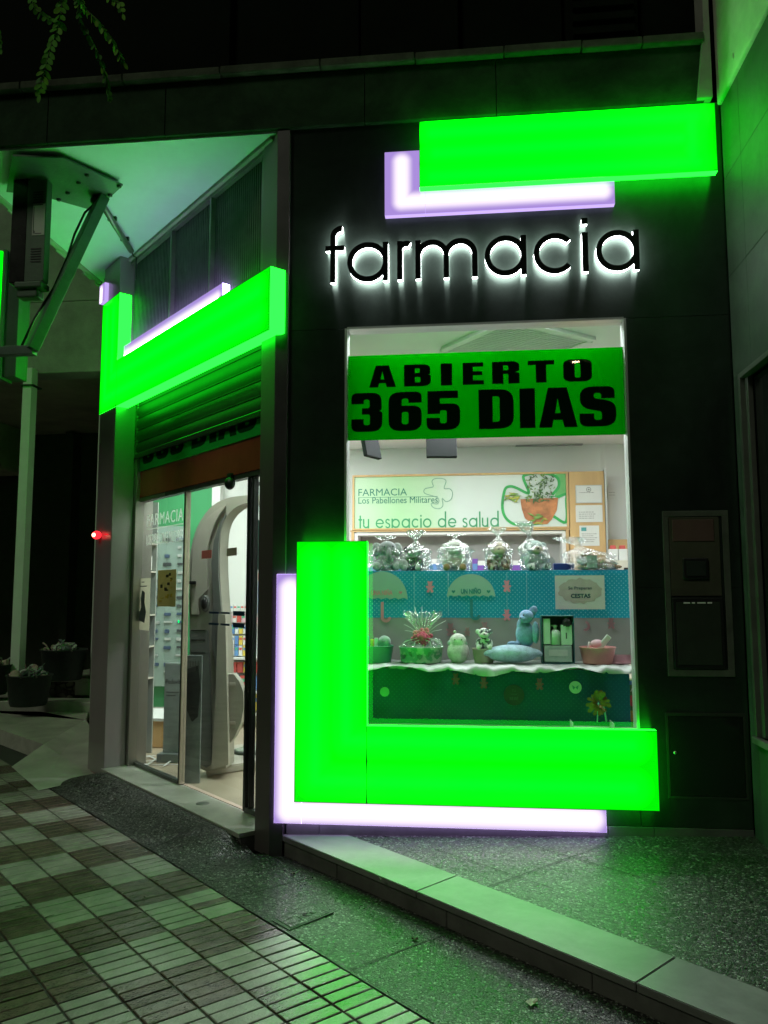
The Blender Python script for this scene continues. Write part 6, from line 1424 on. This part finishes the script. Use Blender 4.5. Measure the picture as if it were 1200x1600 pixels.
# steps, low platform and ramp at the left
SP = thing('stone_steps', 'pale stone porch steps with a rough stone riser behind the left pillar', 'steps', (-5, 9.3, 0))
bm = bmn(); bx(bm, -12, -2.9, 9.25, 9.6, -.02, .235, bev=.008); bx(bm, -12, -2.9, 9.6, 14, -.02, .20)
obj('lower_tread', bm, M_stone2, SP)
bm = bmn(); q = onY(75, 1077, 9.9); bx(bm, q.x, -2.9, 9.9, 14, .2, .40, bev=.005); obj('rough_riser', bm, terrazzo('rubble_stone', [(.08, .08, .06), (.14, .14, .10), (.2, .2, .15), (.3, .3, .24)], 12, .8), SP)
bm = bmn(); bx(bm, q.x-.05, -2.9, 9.86, 14, .402, .45, bev=.006); obj('upper_tread', bm, M_stone2, SP)
bm = bmn(); q2_ = onY(117, 1085, 9.88); bx(bm, q2_.x, q2_.x+1.0, 9.87, 9.895, .236, .40, bev=.003); obj('pale_riser', bm, M_stone2, SP)
LP = struct('left_terrace', (lambda b: (slab(b, [tuple(onZ(*p, .12).xy) for p in [(-260, 1050), (68, 1163), (133, 1125), (140, 1105), (-200, 1098)]], -.03, .12), b)[1])(bmn()), mat('pale_terrace_stone', (.48, .48, .42), .5, 0, var=.15, scale=3, stain=.3))
bm = bmn(); A_ = [onZ(*p, 0.004) for p in [(18, 1200), (66, 1172)]]; top = [onZ(133, 1122, .12), onZ(140, 1150, .06), onZ(140, 1210, .004), onZ(70, 1232, .004)]
tA = [onZ(68, 1163, .122), onZ(134, 1124, .122), onZ(150, 1150, .10), onZ(150, 1215, .006), onZ(60, 1235, .004), onZ(18, 1198, .004)]
cen = onZ(95, 1180, .05)
for a, b in zip(tA, tA[1:]+tA[:1]): poly(bm, [a, b, cen])
bmesh.ops.recalc_face_normals(bm, faces=bm.faces)
struct('left_ramp', bm, mat('worn_ramp_stone', (.50, .50, .45), .45, 0, var=.2, scale=3, bump=.1))
# rubble tubs
def tub(px, py, z, r, h, lab, seed):
    random.seed(seed); c = onZ(px, py, z); t = thing('rubble_tub', lab, 'tub', (c.x, c.y, z), 'black rubble tubs on the porch steps')
    bm = bmn(); lathe(bm, [(.001, .001), (r*.78, 0), (r*.84, .03), (r, h), (r*1.05, h+.005), (r*1.05, h+.022), (r*.97, h+.015), (r*.8, .04)], (c.x, c.y, z), 30); obj('tub', bm, mat('black_rubber', (.014, .022, .020), .55, var=.4, scale=14, bump=.2), t)
    for s in (-1, 1):
        bm = bmn(); tube(bm, [(c.x+s*r*.15, c.y-r*.98, z+h), (c.x+s*r*.2, c.y-r*1.02, z+h+.07), (c.x+s*r*.45, c.y-r*.95, z+h+.10), (c.x+s*r*.7, c.y-r*.8, z+h+.07), (c.x+s*r*.75, c.y-r*.7, z+h)] if s > 0 else [(c.x-r*.5, c.y+r*.6, z+h), (c.x-r*.4, c.y+r*.7, z+h+.08), (c.x+r*.1, c.y+r*.8, z+h+.08), (c.x+r*.2, c.y+r*.8, z+h)], .011, 6); obj('handle', bm, M_steeld, t)
    bm = bmn()
    for k in range(26):
        a = random.uniform(0, 6.28); rr = random.uniform(0, r*.85); ell(bm, (c.x+rr*math.cos(a), c.y+rr*math.sin(a), z+h+.0+random.uniform(0, .10)*(1-rr/r)), (random.uniform(.03, .09), random.uniform(.03, .07), random.uniform(.015, .05)), rot=(random.uniform(-1, 1), random.uniform(-1, 1), a), fuzz=.22, sub=2, mi=random.choice((0, 0, 1, 2)))
    for k in range(14):
        a = random.uniform(0, 6.28); rr = random.uniform(0, r*.8); p = Vector((c.x+rr*math.cos(a), c.y+rr*math.sin(a), z+h-.02)); d = Vector((random.uniform(-1, 1), random.uniform(-1, 1), random.uniform(.2, 1.2))).normalized()*random.uniform(.08, .2)
        tube(bm, [p, p+d*.6+Vector((0, 0, .02)), p+d], random.uniform(.003, .012), 4, mi=random.choice((0, 1, 2)))
    for f in bm.faces: f.smooth = False
    obj('rubbish', bm, [mat('crumpled_plastic', (.42, .46, .42), .5, var=.3, scale=20), mat('grey_rubble', (.16, .20, .20), .8, var=.4), mat('pinkish_wrapper', (.45, .33, .30), .6, var=.3)], t)
tub(44, 1102, .24, .245, .33, 'black rubber tub heaped with rubbish in front of the pale column', 3)
tub(98, 1062, .45, .27, .36, 'black tub with crumpled bags on the upper step behind the front tub', 5)
tub(-18, 1085, .30, .25, .34, 'black tub cut off by the left edge of view', 7)

# service cover, debris and leaf on the ground
sq = [onZ(*p, .008) for p in [(425, 1437), (489, 1410), (522, 1424), (452, 1452)]]
MC_ = thing('utility_cover', 'small cast water meter cover set in the exposed aggregate path', 'cover', tuple(onZ(472, 1430, 0)))
bm = bmn(); cc0 = sum(sq, Vector())/4
slab(bm, [tuple(p.xy) for p in sq], .001, .0050); obj('frame', bm, mat('cast_iron', (.018, .018, .016), .6, .2, var=.35, scale=20, bump=.5, bscale=60), MC_)
bm = bmn(); slab(bm, [tuple((cc0+(p-cc0)*.84).xy) for p in sq], .0052, .0066); lid = obj('lid', bm, TZ, MC_)
bm = bmn(); ex = (sq[1]-sq[0])*.5; ey = (sq[3]-sq[0])*.5
for fx_, fy_, r in ((.45, .15, .016), (.15, .1, .02), (.2, -.1, .012)):
    p = cc0+ex*fx_+ey*fy_; lathe(bm, [(.001, 0), (r, 0), (r, -.004)], (p.x, p.y, .0074), 12)
q0 = cc0-ex*.45; 
for (a, b) in (((-.72, -.35), (-.18, -.35)), ((-.18, -.35), (-.18, .35)), ((-.18, .35), (-.72, .35)), ((-.72, .35), (-.72, -.35))):
    p, q = cc0+ex*a[0]+ey*a[1], cc0+ex*b[0]+ey*b[1]; tube(bm, [(p.x, p.y, .0066), (q.x, q.y, .0066)], .0012, 5)
obj('lid_relief', bm, mat('cast_iron_dark', (.02, .02, .018), .6), MC_)
def leaf_on(px, py, z, s, lab, m_, seed, grp='fallen leaves on the pavement'):
    random.seed(seed); c = onZ(px, py, z); a0 = random.uniform(0, 6.28); bm = bmn(); n = 12
    ctr = bm.verts.new((c.x, c.y, z+.008)); ring = []
    for i in range(n):
        a = a0+2*math.pi*i/n; r = s*(.5+.5*abs(math.cos(a-a0)))*random.uniform(.7, 1.1); ring.append(bm.verts.new((c.x+r*math.cos(a), c.y+r*math.sin(a), z+.003+random.uniform(0, .012))))
    for i in range(n): bm.faces.new((ctr, ring[i], ring[(i+1) % n]))
    tag(obj('fallen_leaf', bm, m_), lab, 'leaf', grp)
Mlf = mat('pale_dry_leaf', (.45, .46, .32), .7, var=.3, scale=40); Mlb = mat('brown_dry_leaf', (.08, .06, .04), .8, var=.3)
leaf_on(831, 1569, 0, .030, 'pale dry leaf on the path below the coping', Mlf, 1)
for k, (px, py, s, lab) in enumerate(((648, 1470, .018, 'small dark leaf near the middle of the terrazzo path'), (458, 1367, .016, 'dark crumb of leaf below the corner pillar'), (225, 1405, .012, 'dark leaf bit by the purple-lit pavers'), (75, 1456, .015, 'dark twig leaf at the far left of the pavers'), (148, 1390, .012, 'dark speck of leaf beside the reflecting pavers'), (595, 1376, .010, 'tiny dark leaf on the coping near the pillar'), (870, 1478, .012, 'tiny dark leaf at the foot of the coping'))):
    leaf_on(px, py, .0 if px != 595 else .11, s, lab, Mlb, 20+k)
for k, (px, py) in enumerate(((223, 1407), (70, 1435), (38, 1418), (196, 1300), (1130, 1390))):
    random.seed(50+k); c = onZ(px, py, .003); a = random.uniform(0, 3); bm = bmn(); tube(bm, [(c.x, c.y, .006), (c.x+.02*math.cos(a), c.y+.02*math.sin(a), .010), (c.x+.045*math.cos(a+.3), c.y+.045*math.sin(a+.3), .005)], .0018, 5)
    tag(obj('twig', bm, Mlb), ['thin dark twig on the lit pavers', 'thin twig at the left pavers', 'short twig at the far left pavers', 'short twig near the path edge', 'twig on the platform'][k], 'twig', 'twigs on the pavement')

SL = thing('street_lamp', 'street lamp across the road, seen only as a warm glint in the window banner', 'street lamp', (3.9, -14, 0))
bm = bmn(); tube(bm, [(3.9, -14, -.03), (3.9, -14, 8.0), (3.75, -14, 8.3), (3.4, -14, 8.4)], [.09, .06, .05, .04], 12); obj('pole', bm, M_steeld, SL)
bm = bmn(); bx(bm, 2.95, 3.45, -14.1, -13.9, 8.36, 8.46, bev=.02); obj('lamp_housing', bm, M_steeld, SL)
bm = bmn(); bx(bm, 3.10, 3.28, -14.03, -13.93, 8.31, 8.358, bev=.015); obj('lamp_lens', bm, emit('warm_street_light', (1, .72, .40), 70), SL)
# ------------------------------------------------------------------ street tree whose twigs hang into the top left
TR = thing('street_tree', 'street tree reaching in with thin twigs of small rounded leaflets at the top left', 'tree', (-4.6, 1.2, 0))
mbk = mat('tree_bark', (.09, .07, .05), .9, 0, var=.35, scale=14, bump=.6, bscale=40)
bm = bmn(); tube(bm, [(-4.6, 1.2, -.03), (-4.58, 1.22, 1.2), (-4.5, 1.3, 2.6), (-4.3, 1.5, 3.8), (-4.2, 1.7, 5.2)], [.14, .12, .10, .08, .05], 14); obj('trunk', bm, mbk, TR)
TYy = 2.9
tipA = onY(90, -70, TYy)
bm = bmn(); tube(bm, [(-4.3, 1.5, 3.8), (-3.2, 2.2, 4.3), (-2.2, 2.7, 4.25), tuple(tipA)], [.05, .035, .02, .008], 10); tube(bm, [(-4.5, 1.3, 2.6), (-4.9, .6, 3.6), (-5.2, .3, 4.8)], [.05, .035, .015], 8); obj('limb', bm, mbk, TR)
Mlv = [mat('leaflet_'+str(i), c, .6, 0, var=.15, scale=30, spec=.15) for i, c in enumerate([(.07, .30, .01), (.12, .34, .015), (.04, .18, .015)])]
random.seed(12)
def leaflet(bm, p, d, nrm, L, Wd, mi):
    d = d.normalized(); s = d.cross(nrm).normalized(); n_ = nrm.normalized(); ring = []
    prof = [(0, .15), (.2, .75), (.45, 1), (.7, .95), (.9, .6), (1, .05)]
    Lf = [bm.verts.new(p+d*L*u+s*Wd*.5*v+n_*.0012*v) for u, v in prof]; Md = [bm.verts.new(p+d*L*u) for u, v in prof]; Rt = [bm.verts.new(p+d*L*u-s*Wd*.5*v+n_*.0012*v) for u, v in prof]
    for i in range(len(prof)-1):
        for X, Y in ((Lf, Md), (Md, Rt)): f = bm.faces.new((X[i], X[i+1], Y[i+1], Y[i])); f.material_index = mi; f.smooth = True
def spray(pix, step=11, L=.034, face=1.0, mi=0, lab=None):
    pts = [onY(px, py, TYy+dy) for px, py, dy in pix]; bmS = bmn(); tube(bmS, pts, .0016, 5)
    bmL = bmn(); tot = sum((b-a).length for a, b in zip(pts, pts[1:])); s = .02; side = 1
    while s < tot:
        q = s
        for a, b in zip(pts, pts[1:]):
            l = (b-a).length
            if q <= l: p = a+(b-a)*(q/l); dr = (b-a).normalized(); break
            q -= l
        for side in (-1, 1):
            d = (dr*.75+rt0*side*.9*face+Vector((0, random.uniform(-.5, .5), -.35))).normalized(); nr = Vector((random.uniform(-.5, .5), -1 if face > .5 else -.2, random.uniform(-.2, .4)+ (0 if face > .5 else .9)))
            leaflet(bmL, p, d, nr, L*1.15*random.uniform(.75, 1.1), L*.56*random.uniform(.85, 1.15), mi if random.random() < .7 else random.randrange(3))
        s += step*.0024*1.0
    leaflet(bmL, pts[-1], (pts[-1]-pts[-2]), Vector((0, -1, .2)), L, L*.5, mi)
    sp = obj('twig', bmS, mat('green_stem', (.08, .11, .04), .7), TR); obj('leaflets', bmL, Mlv, sp)
spray([(95, -60, 0), (96, 10, 0), (92, 40, .02), (80, 70, .03), (72, 100, .03), (66, 125, .04), (62, 148, .04)], 11, .036, 1.0, 0)
spray([(112, -60, 0), (125, 30, 0), (142, 62, .04), (158, 95, .06), (166, 125, .08), (171, 150, .08)], 9, .030, .35, 2)
spray([(112, -60, .02), (130, 10, .02), (152, 32, .0), (172, 58, .0), (186, 82, .02), (194, 98, .03)], 9, .030, .5, 1)
spray([(60, -60, 0), (45, -20, .1), (52, 8, .1), (70, 25, .1), (80, 30, .1)], 12, .032, .8, 0)
spray([(112, -60, 0), (140, -30, .1), (165, -8, .1), (188, 6, .1), (192, 22, .1)], 12, .030, .7, 1)
spray([(-30, -40, 0), (-14, 20, .0), (-4, 55, .0), (0, 75, .0)], 12, .030, .6, 0)
